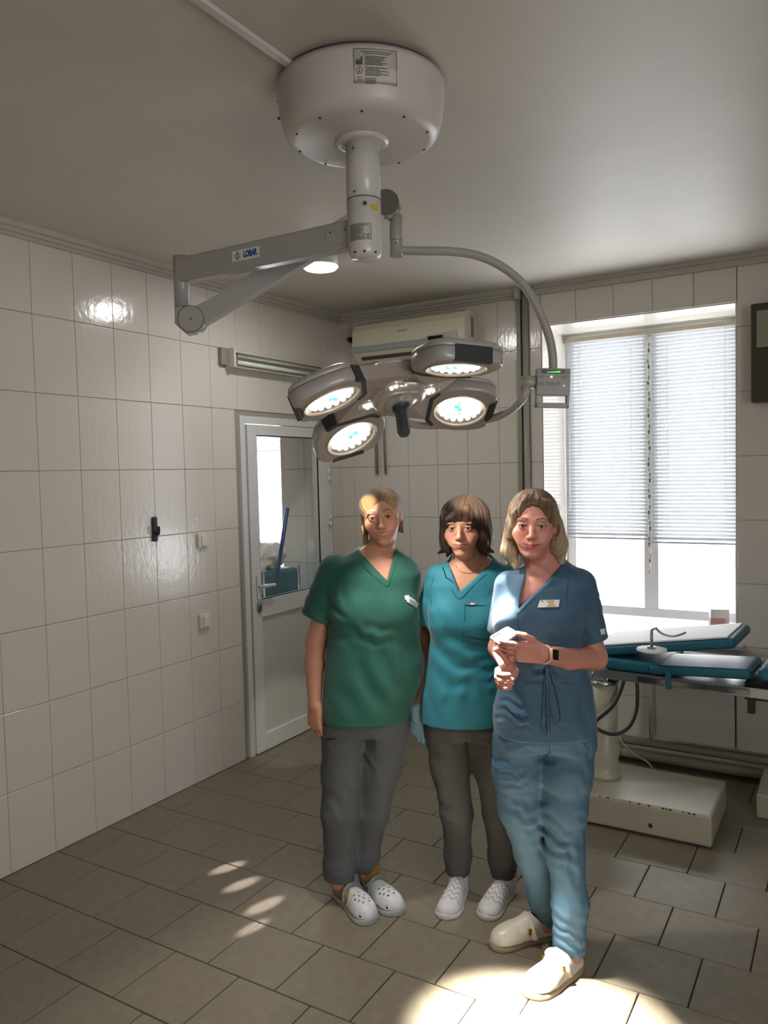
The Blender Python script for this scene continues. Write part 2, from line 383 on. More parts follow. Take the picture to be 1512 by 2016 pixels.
# ---- venetian blinds
sl = MB()
n = 7; w = .0125
row = []
for k in range(n):
    t = -1+2*k/(n-1); row.append((t*w, .0018*(1-t*t)))
A = [sl.bm.verts.new((0, y, z)) for y, z in row]; B = [sl.bm.verts.new((1, y, z)) for y, z in row]
for k in range(n-1): sl.bm.faces.new((A[k], A[k+1], B[k+1], B[k]))
slat_me = bpy.data.meshes.new('slat'); sl.bm.to_mesh(slat_me); sl.bm.free(); slat_me.materials.append(MATS['blind_slat'])
for f in slat_me.polygons: f.use_smooth = True
def blind(x0, x1, ztop, zbot, label, nsl):
    t = empty('venetian_blind', (x0, WY-.03, ztop), 0, label, 'blind', 'venetian blinds in the window')
    L = x1-x0
    part(lambda b: b.box((0, -.014, -.026), (L, .014, 0), None, .002), 'head_rail', 'blind_rail', t)
    dz = (ztop-zbot-.03)/nsl
    for k in range(nsl):
        o = bpy.data.objects.new('slat', slat_me); link(o, t)
        o.matrix_local = Matrix.Translation((.004, 0, -.034-dz*k)) @ Matrix.Rotation(math.radians(-50), 4, 'X') @ Matrix.Rotation((rng.rand()-.5)*.003, 4, 'Y') @ Matrix.Diagonal((L-.008, 1, 1, 1))
    part(lambda b: b.box((0, -.012, zbot-ztop-.012), (L, .012, zbot-ztop), None, .002), 'bottom_rail', 'blind_slat', t)
    for u in (.10, L-.10): part(lambda b: (b.cyl((u, -.014, zbot-ztop), (u, -.014, -.02), .0014, n=5), b.cyl((u, .014, zbot-ztop), (u, .014, -.02), .0014, n=5)), 'ladder_cord', 'blind_cord', t)
    return t
b1 = blind(WX0+.012, xm-.012, WZ1-.03, 1.27, 'left venetian blind with white slats lowered over the window', 54)
b2 = blind(xm+.012, WX1-.012, WZ1-.03, 1.25, 'right venetian blind with white slats, beside the grey tiled wall', 54)
def chain(b):
    for k in range(44):
        z = -.06-k*.034; b.sphere((-.012+.004*math.sin(k*1.3), -.02, z), (.0075, .0075, .016), ['blind_rail', 'pipe_olive', 'seam_gray'][k % 3], 6, 4)
part(chain, 'blind_cord_bundle', None, b2, label='twisted beige control cord and chain between the two blinds')
part(lambda b: (b.cyl((.03, -.022, -.1), (.03, -.022, -1.13), .004, n=6),), 'tilt_wand', 'white_pvc', b1)
# ---- door
dr = empty('door_1', (XL, (DY0+DY1)/2, 0)); dr['kind'] = 'structure'; dy = (DY0+DY1)/2
def L(y): return y-dy
def dframe(b):
    b.box((-.10, L(DY0), 0), (.022, L(DY0+.045), DZ1), None, .003); b.box((-.10, L(DY1-.045), 0), (.022, L(DY1), DZ1), None, .003); b.box((-.10, L(DY0+.045), DZ1-.045), (.022, L(DY1-.045), DZ1), None, .003)
part(dframe, 'door_frame', 'white_pvc', dr)
y0, y1 = L(DY0+.055), L(DY1-.052)
g0, g1, gz0, gz1 = L(3.742), L(4.388), .955, 1.975
def leaf(b):
    X0, X1 = -.03, .030
    b.box((X0, y0, .006), (X1, g0, DZ1-.05), None, .004); b.box((X0, g1, .006), (X1, y1, DZ1-.05), None, .004)
    b.box((X0, g0, gz1), (X1, g1, DZ1-.05), None, .004); b.box((X0, g0, gz0-.11), (X1, g1, gz0), None, .004); b.box((X0, g0, .006), (X1, g1, .115), None, .004)
lf = part(leaf, 'door_leaf', 'white_pvc', dr)
box('door_panel', (-.02, g0, .115), (.016, g1, gz0-.11), 'pvc_panel', lf)
box('pane', (-.002, g0, gz0), (.004, g1, gz1), 'pane_glass', lf)
part(lambda b: (b.box((.016, g0, gz0), (.024, g0+.006, gz1)), b.box((.016, g1-.006, gz0), (.024, g1, gz1)), b.box((.016, g0, gz1-.006), (.024, g1, gz1)), b.box((.016, g0, gz0), (.024, g1, gz0+.006))), 'glazing_gasket', 'dark', lf)
part(lambda b: (b.box((.030, y0+.038, .965), (.042, y0+.072, 1.115), None, .004), b.cyl((.042, y0+.055, 1.045), (.075, y0+.055, 1.045), .011), b.tube([(.075, y0+.05, 1.045), (.078, y0+.09, 1.047), (.074, y0+.165, 1.043)], [.0125, .0115, .010], n=10)), 'door_handle', 'white_pvc', lf)
part(lambda b: (b.lathe([(0, .0), (.017, .0), (.017, .012), (0, .012)], 'steel', 20, Matrix.Translation((.030, y0+.055, .915)) @ Matrix.Rotation(PI/2, 4, 'Y') @ Matrix.Diagonal((1.9, 1, 1, 1))), b.box((.041, y0+.051, .90), (.044, y0+.059, .93), 'dark')), 'lock_escutcheon', None, lf)
for z in (1.72, 1.40, .45): part(lambda b: (b.cyl((.036, y1+.006, z-.045), (.036, y1+.006, z-.002), .009, n=12), b.cyl((.036, y1+.006, z+.002), (.036, y1+.006, z+.045), .009, n=12), b.box((.028, y1-.03, z-.02), (.034, y1+.03, z+.02))), 'hinge', 'white_pvc', dr)
box('door_gap', (-.05, y0-.010, .004), (-.035, y0+.002, DZ1-.05), 'dark', dr)
# ---- side room seen through the glass
sx0 = -6.2
def side(b):
    b.box((sx0, 1.4, -.1), (XL-.1, YB, -.002)); 
structure('floor_side_room', side, 'floor_tile')
structure('wall_side_room', lambda b: (b.box((sx0, 1.3, 0), (XL-.10, 1.4, ZC)), b.box((sx0-.1, 1.4, 0), (sx0, YB+.5, ZC))), 'plain_wall')
structure('ceiling_side_room', lambda b: b.box((sx0, 1.4, ZC), (XL-.10, YB+.5, ZC+.1)), 'ceiling_paint')
SX1 = -3.735
wsb = structure('wall_side_room_back', lambda b: (b.box((SX1, YB, 0), (XL-.10, YB+.5, ZC)), b.box((sx0, YB, 0), (-5.1, YB+.5, ZC)), b.box((-5.1, YB, 0), (SX1, YB+.5, .9)), b.box((-5.1, YB, 2.6), (SX1, YB+.5, ZC))), 'grout')
lay_tiles(tm, wsb, [SX1, SX1+.2237, SX1+.447, XL-.10], rows, [], P_back)
w2 = empty('window_2', (0, 0, 0)); w2['kind'] = 'structure'
part(lambda b: (b.box((-5.1, YB+.12, .9), (-5.04, YB+.18, 2.6)), b.box((SX1-.05, YB+.12, .9), (SX1, YB+.18, 2.6)), b.box((-5.04, YB+.12, .9), (SX1-.05, YB+.18, .96)), b.box((-5.04, YB+.12, 2.54), (SX1-.05, YB+.18, 2.6))), 'window_frame', 'white_pvc', w2)
box('pane', (-5.04, YB+.15, .96), (SX1-.05, YB+.154, 2.54), 'pane_glass', w2)
t = empty('venetian_blind', (-5.05, YB+.06, 2.58), 0, 'white blind raised to the top of the window behind the door glass', 'blind')
part(lambda b: b.box((0, -.014, -.026), (1.3, .014, 0)), 'head_rail', 'blind_rail', t)
for k in range(26):
    o = bpy.data.objects.new('slat', slat_me); link(o, t); o.matrix_local = Matrix.Translation((.004, 0, -.034-.025*k)) @ Matrix.Rotation(math.radians(-24), 4, 'X') @ Matrix.Diagonal((1.29, 1, 1, 1))
# ================================================================ FIXTURES AND FURNITURE
def fin(t):
    m = (Matrix.Translation(t.location) @ t.rotation_euler.to_matrix().to_4x4()).inverted()
    for c in COL.objects:
        if c.parent == t: c.matrix_parent_inverse = m
V = lambda p: Vector(p)
# ---------------- surgical lamp
MX, MY = -1.236, 1.985
lamp = empty('surgical_lamp', (MX, MY, ZC), 0, 'big ceiling-mounted surgical lamp with four lit LED pods above the women', 'surgical lamp')
R0 = .243
T = Matrix.Translation((MX, MY, 0))
zb = 2.690
part(lambda b: b.lathe([(0, ZC-.001), (.232, ZC-.001), (.232, ZC-.022), (0, ZC-.022)], None, 64, T), 'ceiling_ring', 'seam_gray', lamp)
cov = part(lambda b: b.lathe([(.20, ZC-.014), (R0, ZC-.014), (R0+.001, ZC-.03), (R0-.006, ZC-.10), (R0-.014, zb+.032), (R0-.020, zb+.016), (R0-.032, zb+.005), (R0-.05, zb), (0, zb)], None, 96, T), 'ceiling_cover', 'lamp_cover_white', lamp)
for k in range(10):
    a = 2*PI*k/10+.25; x, y = MX+.195*math.cos(a), MY+.195*math.sin(a)
    part(lambda b: b.cyl((x, y, zb-.002), (x, y, zb+.002), .0035, n=10), 'screw', 'dark', cov)
for a, z in ((PI+YAW*PI/180+.1, ZC-.055), (PI+YAW*PI/180+.12, ZC-.105)):
    part(lambda b: b.sphere((MX+.240*math.cos(a), MY+.240*math.sin(a), z), .004, None, 8, 6), 'screw', 'dark', cov)
# rating plate, curved on the cover, facing the photographer
aF = math.atan2(-FH[1], -FH[0])
def on_drum(u, z, off=.0012):      # u metres along the wall to the right, seen from the camera
    zz = [(ZC-.014, R0), (ZC-.03, R0+.001), (ZC-.10, R0-.006), (zb+.032, R0-.014)]
    r = np.interp(-z, [-q[0] for q in zz], [q[1] for q in zz])+off
    a = aF+.02+u/r; return (MX+r*math.cos(a), MY+r*math.sin(a), z)
def drum_patch(b, u0, u1, z0, z1, off, n=8):
    A = [b.bm.verts.new(on_drum(u0+(u1-u0)*k/n, z0, off)) for k in range(n+1)]; B = [b.bm.verts.new(on_drum(u0+(u1-u0)*k/n, z1, off)) for k in range(n+1)]
    for k in range(n): b.bm.faces.new((A[k], A[k+1], B[k+1], B[k]))
pu0, pu1, pz0, pz1 = -.020, .100, ZC-.112, ZC-.026
# u positive runs counter-clockwise seen from above = rightwards seen from the front
plate = part(lambda b: drum_patch(b, pu0, pu1, pz0, pz1, .0012), 'rating_plate', 'label_silver', lamp, recalc=False)
def ptxt(b):
    e = .0018
    for z in (pz0+.002, pz1-.0035): drum_patch(b, pu0+.002, pu1-.002, z, z+.0012, e)
    for u in (pu0+.002, pu1-.003): drum_patch(b, u, u+.001, pz0+.002, pz1-.002, e, 1)
    drum_patch(b, pu0+.022, pu1-.014, pz1-.010, pz1-.0085, e); drum_patch(b, pu0+.030, pu1-.022, pz1-.0145, pz1-.013, e)
    z = pz1-.022
    for blk in ((9, .060, .050), (8, .066, .045), (4, .032, .028)):
        for i in range(blk[0]//2+2):
            wdt = (blk[1], blk[2])[i % 2]*(1-.15*rng.rand()); drum_patch(b, pu0+.032, pu0+.032+wdt, z, z+.0016, e, 4); z -= .0038
        z -= .004
    # factory mark
    for i in range(4): drum_patch(b, pu0+.008+.004*i, pu0+.0105+.004*i, pz1-.038, pz1-.029+.001*i, e, 1)
    drum_patch(b, pu0+.008, pu0+.0245, pz1-.041, pz1-.034, e, 2); drum_patch(b, pu0+.0215, pu0+.0245, pz1-.038, pz1-.022, e, 1)
    for k in range(20):   # ringed mark
        a0, a1 = 2*PI*k/20, 2*PI*(k+1)/20; c = (pu0+.0165, pz1-.055)
        P = [(c[0]+r*math.cos(a), c[1]+r*math.sin(a)) for r, a in ((.0088, a0), (.0088, a1), (.0076, a1), (.0076, a0))]
        b.bm.faces.new([b.bm.verts.new(on_drum(u, z, e)) for u, z in P])
    drum_patch(b, pu0+.0158, pu0+.0172, pz1-.060, pz1-.050, e, 1); drum_patch(b, pu0+.013, pu0+.020, pz1-.059, pz1-.0575, e, 1)
    drum_patch(b, pu0+.010, pu0+.022, pz1-.073, pz1-.0715, e, 1); drum_patch(b, pu0+.009, pu0+.026, pz1-.079, pz1-.0775, e, 1)
part(ptxt, 'plate_printing', 'ink', plate, recalc=False)
part(lambda b: b.lathe([(0, zb+.002), (.078, zb+.002), (.078, zb-.006), (.066, zb-.010), (0, zb-.010)], None, 48, T), 'collar', 'lamp_white', lamp)
CRD = .0500
col = part(lambda b: (b.lathe([(0, zb), (CRD, zb), (CRD, 2.522), (CRD-.0015, 2.521), (CRD-.0015, 2.519), (CRD, 2.518), (CRD, 2.374), (CRD-.002, 2.362), (CRD-.008, 2.352), (0, 2.350)], None, 48, T)), 'column', 'lamp_white', lamp)
part(lambda b: b.lathe([(CRD-.001, 2.5215), (CRD+.0004, 2.5215), (CRD+.0004, 2.5185), (CRD-.001, 2.5185)], None, 48, T), 'seam_ring', 'seam_gray', col)
def on_col(u, z, off=.001):
    a = aF+u/CRD; return Vector((MX+(CRD+off)*math.cos(a), MY+(CRD+off)*math.sin(a), z))
def col_patch(b, u0, u1, z0, z1, off=.001, n=6):
    A = [b.bm.verts.new(on_col(u0+(u1-u0)*k/n, z0, off)) for k in range(n+1)]; B = [b.bm.verts.new(on_col(u0+(u1-u0)*k/n, z1, off)) for k in range(n+1)]
    for k in range(n): b.bm.faces.new((A[k], A[k+1], B[k+1], B[k]))
for u, z in ((-.026, 2.655), (-.026, 2.533)):
    part(lambda b: b.cyl(on_col(u, z, -.003), on_col(u, z, .0015), .0042, n=10), 'screw', 'steel', col)
part(lambda b: (b.cyl(on_col(.004, 2.497, -.003), on_col(.004, 2.497, .002), .0085, m='steel', n=16), b.cyl(on_col(.004, 2.497, -.003), on_col(.004, 2.497, .0025), .0055, m='dark', n=12)), 'lock_screw', None, col)
part(lambda b: col_patch(b, .020, .048, 2.482, 2.496), 'warning_sticker', 'yellow', col, label='small yellow warning sticker', recalc=False)
pl = part(lambda b: col_patch(b, -.046, .022, 2.394, 2.442), 'type_plate', 'label_silver', col, recalc=False)
def tp(b):
    e = .0016
    col_patch(b, -.044, .020, 2.3955, 2.3965, e); col_patch(b, -.044, .020, 2.4395, 2.4405, e); col_patch(b, .0190, .0200, 2.3955, 2.4405, e, 1); col_patch(b, -.044, -.043, 2.3955, 2.4405, e, 1)
    for i in range(9):
        z = 2.4345-.0044*i; wd = .020+.018*rng.rand(); col_patch(b, -.040, min(-.040+wd, -.006), z, z+.0015, e, 3)
    col_patch(b, -.040, .014, 2.4345, 2.436, e, 4)
part(tp, 'plate_printing', 'ink', pl, recalc=False)
nF = Vector(-FH); rF = Vector(RH)
def face_m(p): return Matrix.Translation(p) @ Matrix((tuple(rF)+(0,), (0, 0, 1, 0), tuple(nF)+(0,), (0, 0, 0, 1))).transposed()
text_obj('CE', .017, 'ink', pl, face_m(on_col(.006, 2.404, .0014)) @ Matrix.Rotation(.12, 4, 'Y'))
for u in (-.03, .0, .035): part(lambda b: b.sphere(on_col(u, 2.362, -.001), .0035, None, 8, 6), 'screw', 'dark', col)
# extension arm
c0 = at(720, 452, 2.28); c1 = at(357, 536, 2.68); c0[2] = c1[2] = (c0[2]+c1[2])/2
C0, C1 = Vector((MX, MY, c0[2])), Vector(c1)
ax = (C1-C0); Lx = ax.length; ax.normalize(); side_ = Vector((0, 0, 1)).cross(ax).normalized()
def arm_m(): return Matrix((tuple(ax)+(0,), tuple(side_)+(0,), (0, 0, 1, 0), (0, 0, 0, 1))).transposed()
AM = Matrix.Translation(C0) @ arm_m()
def rrect(w, h, r, n=4):
    P = []
    for cx, cy, a0 in ((w-r, h-r, 0), (-w+r, h-r, PI/2), (-w+r, -h+r, PI), (w-r, -h+r, 1.5*PI)):
        for k in range(n+1): a = a0+PI/2*k/n; P.append((cx+r*math.cos(a), cy+r*math.sin(a)))
    return P
def beam(b, m, L0, L1, hw, hh, r, mt=None):
    P = rrect(hw, hh, r); X = m @ Matrix(((0, 0, 1, 0), (1, 0, 0, 0), (0, 1, 0, 0), (0, 0, 0, 1)))
    b.prism(P, L0, L1, mt, 0, X)
    for f in b.bm.faces: f.smooth = False
arm = part(lambda b: beam(b, AM, .03, Lx, .026, .0415, .010), 'extension_arm', 'lamp_gray', lamp)
def facing(u, v, n):   # on the arm side turned to the camera
    s = -1 if (side_.dot(Vector(FH)) > 0) else 1
    return C0+ax*u+Vector((0, 0, v))+side_*s*n
sgn = -1 if (side_.dot(Vector(FH)) > 0) else 1
nrm = side_*sgn
def arm_face(u, v, n=.0265):
    xr = -ax; return Matrix.Translation(facing(u, v, n)) @ Matrix((tuple(xr)+(0,), (0, 0, 1, 0), tuple(nrm)+(0,), (0, 0, 0, 1))).transposed()
def unproj(px, py):  # u along the arm for a pixel
    v = Vector(ray(px, py)); o = Vector(CO); t = ((C0+nrm*.026)-o).dot(nrm)/v.dot(nrm); p = o+v*t; return (p-C0).dot(ax), p.z-C0.z
ul, vl = unproj(484, 498); ur, _ = unproj(511, 498); uL, _ = unproj(457, 502)
st = part(lambda b: b.prism(rrect((uL-ur)/2, .017, .001, 1), -.0004, .0008, None, 0, arm_face((ur+uL)/2, 0.002)), 'logo_sticker', 'sticker_white', arm)
wst = uL-ur
text_obj('LOBAR', .024, 'logo_blue', st, arm_face((ur+uL)/2-wst*.17, .002, .0274) @ Matrix.Diagonal((.72, 1.15, 1, 1)), bold=.0012)
def logo(b):
    m = arm_face((ur+uL)/2+wst*.29, .002, .0274); q = .0022
    for (x0, y0, x1, y1) in ((-.0125, .001, -.003, .004), (-.004, .001, -.001, .013), (-.0125, -.005, -.001, -.002), (-.004, -.013, -.001, -.002), (.0015, .003, .0045, .013), (.0015, .001, .011, .0035), (.0015, -.013, .0045, -.005), (.0015, -.0045, .011, -.002)):
        b.prism([(x0, y0), (x1, y0), (x1, y1), (x0, y1)], 0, .0006, None, 0, m)
part(logo, 'logo_cross', 'logo_green', st)
uh, vh = unproj(665, 462)
part(lambda b: (b.prism(rrect(.042, .022, .004), -.001, .0012, None, 0, arm_face(uh, -.002))), 'access_hatch', 'lamp_gray', arm)
for d in (-.026, .026): part(lambda b: b.cyl(arm_face(uh+d, .012) @ Vector((0, 0, -.001)), arm_face(uh+d, .012) @ Vector((0, 0, .0025)), .0026, n=8), 'screw', 'dark', arm)
# elbow post
post_top = C1+Vector((0, 0, .047)); ez = at(380, 632, 2.68)[2]
post = part(lambda b: (b.cyl(C1+Vector((0, 0, .050)), C1+Vector((0, 0, -.125)), .027, n=28)), 'elbow_post', 'lamp_gray', lamp)
E0 = Vector(at(380, 631, 2.66)); K0 = Vector(at(760, 404, 2.68))
part(lambda b: (b.cyl(C1+Vector((0, 0, -.125)), C1+Vector((0, 0, -.128)), .0262, n=28)), 'seam_ring', 'seam_gray', post)
yo = Vector(FH)
def elbow(b):
    b.cyl(C1+Vector((0, 0, -.128)), C1+Vector((.0, 0, -.165)), .027, n=28)
    b.prism([(-.006, .040), (.012, .046), (.052, .026), (.052, -.044), (.03, -.050), (-.010, -.012)][::-1], -.026, .026, None, .006, Matrix.Translation(E0-Vector(RH)*.048+Vector((0, 0, 0))) @ Matrix((tuple(RH)+(0,), (0, 0, 1, 0), tuple(-FH)+(0,), (0, 0, 0, 1))).transposed())
    b.cyl(E0-yo*.030, E0+yo*.030, .0445, n=36)
el = part(elbow, 'elbow_joint', 'lamp_gray', lamp)
part(lambda b: (b.cyl(E0-yo*.0312, E0-yo*.030, .0425, m='lamp_gray', n=36), b.cyl(E0-yo*.032, E0-yo*.031, .003, m='dark', n=10)), 'joint_cap', None, el)
part(lambda b: b.cyl(E0-yo*.0305, E0-yo*.0295, .0450, n=36), 'seam_ring', 'seam_gray', el)
d2 = (K0-E0); L2 = d2.length; d2.normalize(); up2 = Vector(-FH).cross(d2).normalized()
if up2.z < 0: up2 = -up2
def spring(b):
    X = Matrix.Translation(E0+yo*.0) @ Matrix((tuple(d2)+(0,), tuple(up2)+(0,), tuple(d2.cross(up2))+(0,), (0, 0, 0, 1))).transposed()
    P = [(-.02, .030), (.03, .034), (.10, .026), (L2*.5, .033), (L2-.03, .036), (L2-.01, .030), (L2-.01, -.030), (L2-.03, -.034), (.06, -.036), (-.01, -.036)]
    b.prism(P[::-1], -.024, .024, None, .006, X)
part(spring, 'spring_arm', 'lamp_gray', lamp)
def kn(b):
    b.cyl(K0-yo*.030, K0+yo*.030, .0435, n=36)
    K1 = Vector(at(780, 430, 2.68)); K2 = Vector(at(780, 505, 2.68))
    b.prism([(-.004, .040), (.026, .026), (.048, .004), (.048, -.05), (.004, -.05), (-.004, -.03)][::-1], -.022, .022, None, .006, Matrix.Translation(K0) @ Matrix((tuple(RH)+(0,), (0, 0, 1, 0), tuple(-FH)+(0,), (0, 0, 0, 1))).transposed())
    b.cyl(K1+Vector((0, 0, .01)), K2, .0222, n=24)
kj = part(kn, 'knuckle_joint', 'lamp_gray', lamp)
KP = Vector(at(780, 474, 2.68))
part(lambda b: b.cyl(KP, KP-Vector((0, 0, .002)), .0226, n=24), 'seam_ring', 'seam_gray', kj)
part(lambda b: b.cyl(K0-yo*.0305, K0-yo*.0295, .0440, n=36), 'seam_ring', 'seam_gray', kj)
part(lambda b: b.box(tuple(Vector(at(788, 409, 2.655))-Vector((.004, .004, .008))), tuple(Vector(at(788, 409, 2.655))+Vector((.004, .004, .008)))), 'warning_sticker', 'yellow', kj)
part(lambda b: b.cyl(Vector(at(779, 478, 2.655)), Vector(at(779, 478, 2.664)), .0025, n=8), 'screw', 'dark', kj)
yp = [at(x, y, 2.68) for x, y in ((784, 493), (830, 494), (885, 495), (935, 502), (985, 523), (1030, 560), (1060, 610), (1080, 660), (1088, 700), (1089, 738))]
part(lambda b: b.tube(yp, .0150, None, 14, 5), 'curved_tube', 'lamp_gray', lamp)
# control box
PC = Vector(at(1087, 765, 2.67))
pm = Matrix.Translation(PC) @ Matrix((tuple(RH)+(0,), (0, 0, 1, 0), tuple(-FH)+(0,), (0, 0, 0, 1))).transposed() @ Matrix.Rotation(-.045, 4, 'Z')
def cbox(b):
    W, H = .0565, .0665
    b.prism(rrect(W, .046, .004), -.020, .020, None, .003, pm @ Matrix.Translation((0, .0205, 0)))
    for x0, x1, y0, y1 in ((-W, -W+.009, -H, -.022), (W-.009, W, -H, -.022), (-W, W, -H, -H+.017)):
        b.prism([(x0, y0), (x1, y0), (x1, y1), (x0, y1)], -.012, .014, None, .002, pm)
cb = part(cbox, 'control_box', 'panel_gray', lamp)
part(lambda b: b.prism(rrect(.040, .0065, .001, 1), .0195, .0212, None, 0, pm @ Matrix.Translation((-.002, .0545, 0))), 'display', 'black_gloss', cb)
part(lambda b: [b.prism([(x-.0019, -.0028), (x+.0019, -.0028), (x+.0019, -.001+.0005*i), (x-.0019, -.001+.0005*i)], .0212, .0216, None, 0, pm @ Matrix.Translation((0, .0545, 0))) for i, x in enumerate([-.022+.0052*k for k in range(9)])], 'display_bar', 'green_display', cb)
part(lambda b: b.cyl(pm @ Vector((-.008, .037, .0195)), pm @ Vector((-.008, .037, .0222)), .0032, n=12), 'indicator_light', 'green_dot', cb)
part(lambda b: b.cyl(pm @ Vector((.036, .008, .0195)), pm @ Vector((.036, .008, .0218)), .0018, n=10), 'indicator_light', 'green_dot', cb)
for (x, y, w_, h_) in ((-.046, .055, .004, .005), (.046, .055, .004, .005), (-.042, .037, .010, .0045), (.036, .037, .010, .0045), (-.042, .014, .009, .007), (-.020, .014, .0065, .007), (-.004, .014, .0065, .007), (.014, .015, .0075, .005), (-.022, .037, .003, .002), (.004, .037, .003, .002), (.016, .037, .003, .002)):
    part(lambda b: b.prism(rrect(w_, h_, .001, 1), .0195, .0208, None, 0, pm @ Matrix.Translation((x, y, 0))), 'key', 'key_gray', cb)
stub0, stub1 = Vector(at(1058, 752, 2.68)), Vector(at(1024, 753, 2.68))
part(lambda b: (b.cyl(stub0, stub1, .0215, m='lamp_gray', n=20), b.cyl(stub0+(stub0-stub1)*.0, stub0-(stub0-stub1)*.04, .0222, m='seam_gray', n=20)), 'pivot_stub', None, lamp)
part(lambda b: b.box(tuple(Vector(at(1040, 743, 2.655))-Vector((.008, .002, .0035))), tuple(Vector(at(1040, 743, 2.655))+Vector((.008, .002, .0035)))), 'warning_sticker', 'yellow', lamp)
fp = [at(x, y, D) for x, y, D in ((1036, 762, 2.68), (1030, 783, 2.68), (1010, 804, 2.74), (975, 822, 2.84), (920, 834, 2.92), (860, 838, 2.95), (815, 836, 2.92), (790, 820, 2.84), (784, 790, 2.74))]
part(lambda b: b.tube(fp, .0135, None, 12, 5), 'fork_tube', 'lamp_gray', lamp)
# ---- lamp head: four pods converging on one beam
def sight_frame(P):
    d = (Vector(P)-Vector(CO)).normalized(); r = d.cross(Vector(CU)).normalized(); return r, r.cross(d).normalized(), -d
PODS = []
for px, py, D, nv, ov in ((653, 789, 2.45, (.38, -.88, .30), (-150, -62)), (692, 863, 2.80, (.39, -.77, .50), (-12, -75)), (905, 809, 2.80, (.04, -.83, .55), (140, -8)), (897, 727, 2.43, (.0, -.975, .21), (62, 26))):
    P = Vector(at(px, py, D)); r_, u_, t_ = sight_frame(P); n_ = (r_*nv[0]+u_*nv[1]+t_*nv[2]).normalized()
    # outward direction: the in-plane vector whose picture is ov
    A_ = r_-n_*r_.dot(n_); B_ = u_-n_*u_.dot(n_)
    w = -(n_.dot(r_)*ov[0]+n_.dot(u_)*ov[1])/n_.dot(t_); o_ = (r_*ov[0]+u_*ov[1]+t_*w).normalized()
    PODS.append((P, n_, o_))
nn = sum((q[1] for q in PODS), Vector()).normalized(); LC = sum((q[0] for q in PODS), Vector())/4
LC = Vector(at(784, 779, 2.60))
av = (PODS[2][0]-PODS[0][0]); av = (av-nn*av.dot(nn)).normalized(); bv = nn.cross(av).normalized()
HM = Matrix.Translation(LC) @ Matrix((tuple(av)+(0,), tuple(bv)+(0,), tuple(nn)+(0,), (0, 0, 0, 1))).transposed()
PL, PJ = .112, .068           # lens centre to inner edge, half length of the joint
HI = HM.inverted(); cor = []
for P, n_, o_ in PODS:
    t_ = n_.cross(o_)
    for s_ in (-1, 1): q = HI @ (P-o_*(PL-.004)+t_*PJ*s_); cor.append((math.atan2(q.y, q.x), q.x, q.y, q.z))
cor.sort()
def head_body(b):
    top = [b.bm.verts.new(HM @ Vector((x, y, z-.002))) for a, x, y, z in cor]; bot = [b.bm.verts.new(HM @ Vector((x, y, z-.050))) for a, x, y, z in cor]
    c0 = b.bm.verts.new(HM @ Vector((0, 0, 0))); c1 = b.bm.verts.new(HM @ Vector((0, 0, -.07))); n = len(cor)
    for k in range(n):
        k2 = (k+1) % n; b.bm.faces.new((top[k], top[k2], c0)); b.bm.faces.new((bot[k2], bot[k], c1)); b.bm.faces.new((top[k2], top[k], bot[k], bot[k2]))
hb = part(head_body, 'head_body', 'head_face', lamp)
part(lambda b: b.lathe([(0, -.060), (.13, -.060), (.115, -.080), (.07, -.094), (0, -.100)], None, 40, HM), 'head_dome', 'lamp_white', lamp)
hub = part(lambda b: b.lathe([(.098, .000), (.096, .010), (.086, .022), (.070, .030), (.054, .028), (.050, .034), (.034, .040), (0, .040)], None, 48, HM), 'hub', 'hub_metal', lamp)
part(lambda b: b.lathe([(.032, .036), (.032, .046), (.028, .052), (0, .052)], None, 32, HM), 'handle_collar', 'rubber', hub)
HH = HM @ Matrix.Rotation(math.radians(0), 4, 'X')
# the handle hangs almost straight down the picture
hv = (Vector(at(796, 857, 2.52))-LC); hl = 0.150; hv.normalize()
hq = hv.to_track_quat('Z', 'Y').to_matrix().to_4x4(); HX = Matrix.Translation(LC) @ hq
def handle(b):
    n = 48; r0, r1, z0, z1 = .0175, .0215, .040, hl
    A = []; B = []
    for k in range(n):
        q = .0018 if (k//3) % 2 else 0
        A.append(b.bm.verts.new(HX @ Vector(((r0-q)*math.cos(2*PI*k/n), (r0-q)*math.sin(2*PI*k/n), z0)))); B.append(b.bm.verts.new(HX @ Vector(((r1-q)*math.cos(2*PI*k/n), (r1-q)*math.sin(2*PI*k/n), z1))))
    for k in range(n): b.bm.faces.new((A[k], A[(k+1) % n], B[(k+1) % n], B[k]))
    C = [b.bm.verts.new(HX @ Vector(((r1-.004)*math.cos(2*PI*k/n), (r1-.004)*math.sin(2*PI*k/n), z1+.008))) for k in range(n)]
    for k in range(n): b.bm.faces.new((B[k], B[(k+1) % n], C[(k+1) % n], C[k]))
    b.bm.faces.new(C)
part(handle, 'sterile_handle', 'rubber', lamp, label='dark ribbed sterile handle')
for px, py in ((739, 790), (826, 769), (780, 768)):
    v = Vector(ray(px, py)); o = Vector(CO); tt_ = (LC-o).dot(nn)/v.dot(nn); c = HI @ (o+v*tt_)
    rr_ = .105 if px != 780 else .088
    c = Vector((c.x, c.y, 0)).normalized()*rr_
    sp = part(lambda b: b.lathe([(0, .008), (.022, .008), (.028, .009), (.030, .012), (.033, .011), (.034, 0)], None, 24, HM @ Matrix.Translation(c)), 'spot_recess', 'reflector', hb)
    for k in range(4):
        a = 2*PI*k/4+.4; q = c+Vector((.012*math.cos(a), .012*math.sin(a), .010))
        part(lambda b: b.sphere(HM @ q, .0075, None, 10, 6), 'led_lens', 'led_cool', sp)
LENS = MB(); LENS.sphere((0, 0, 0), .0108, None, 10, 6); lens_me_o = LENS.build('led_lens', 'led_white'); lens_me = lens_me_o.data; bpy.data.objects.remove(lens_me_o)
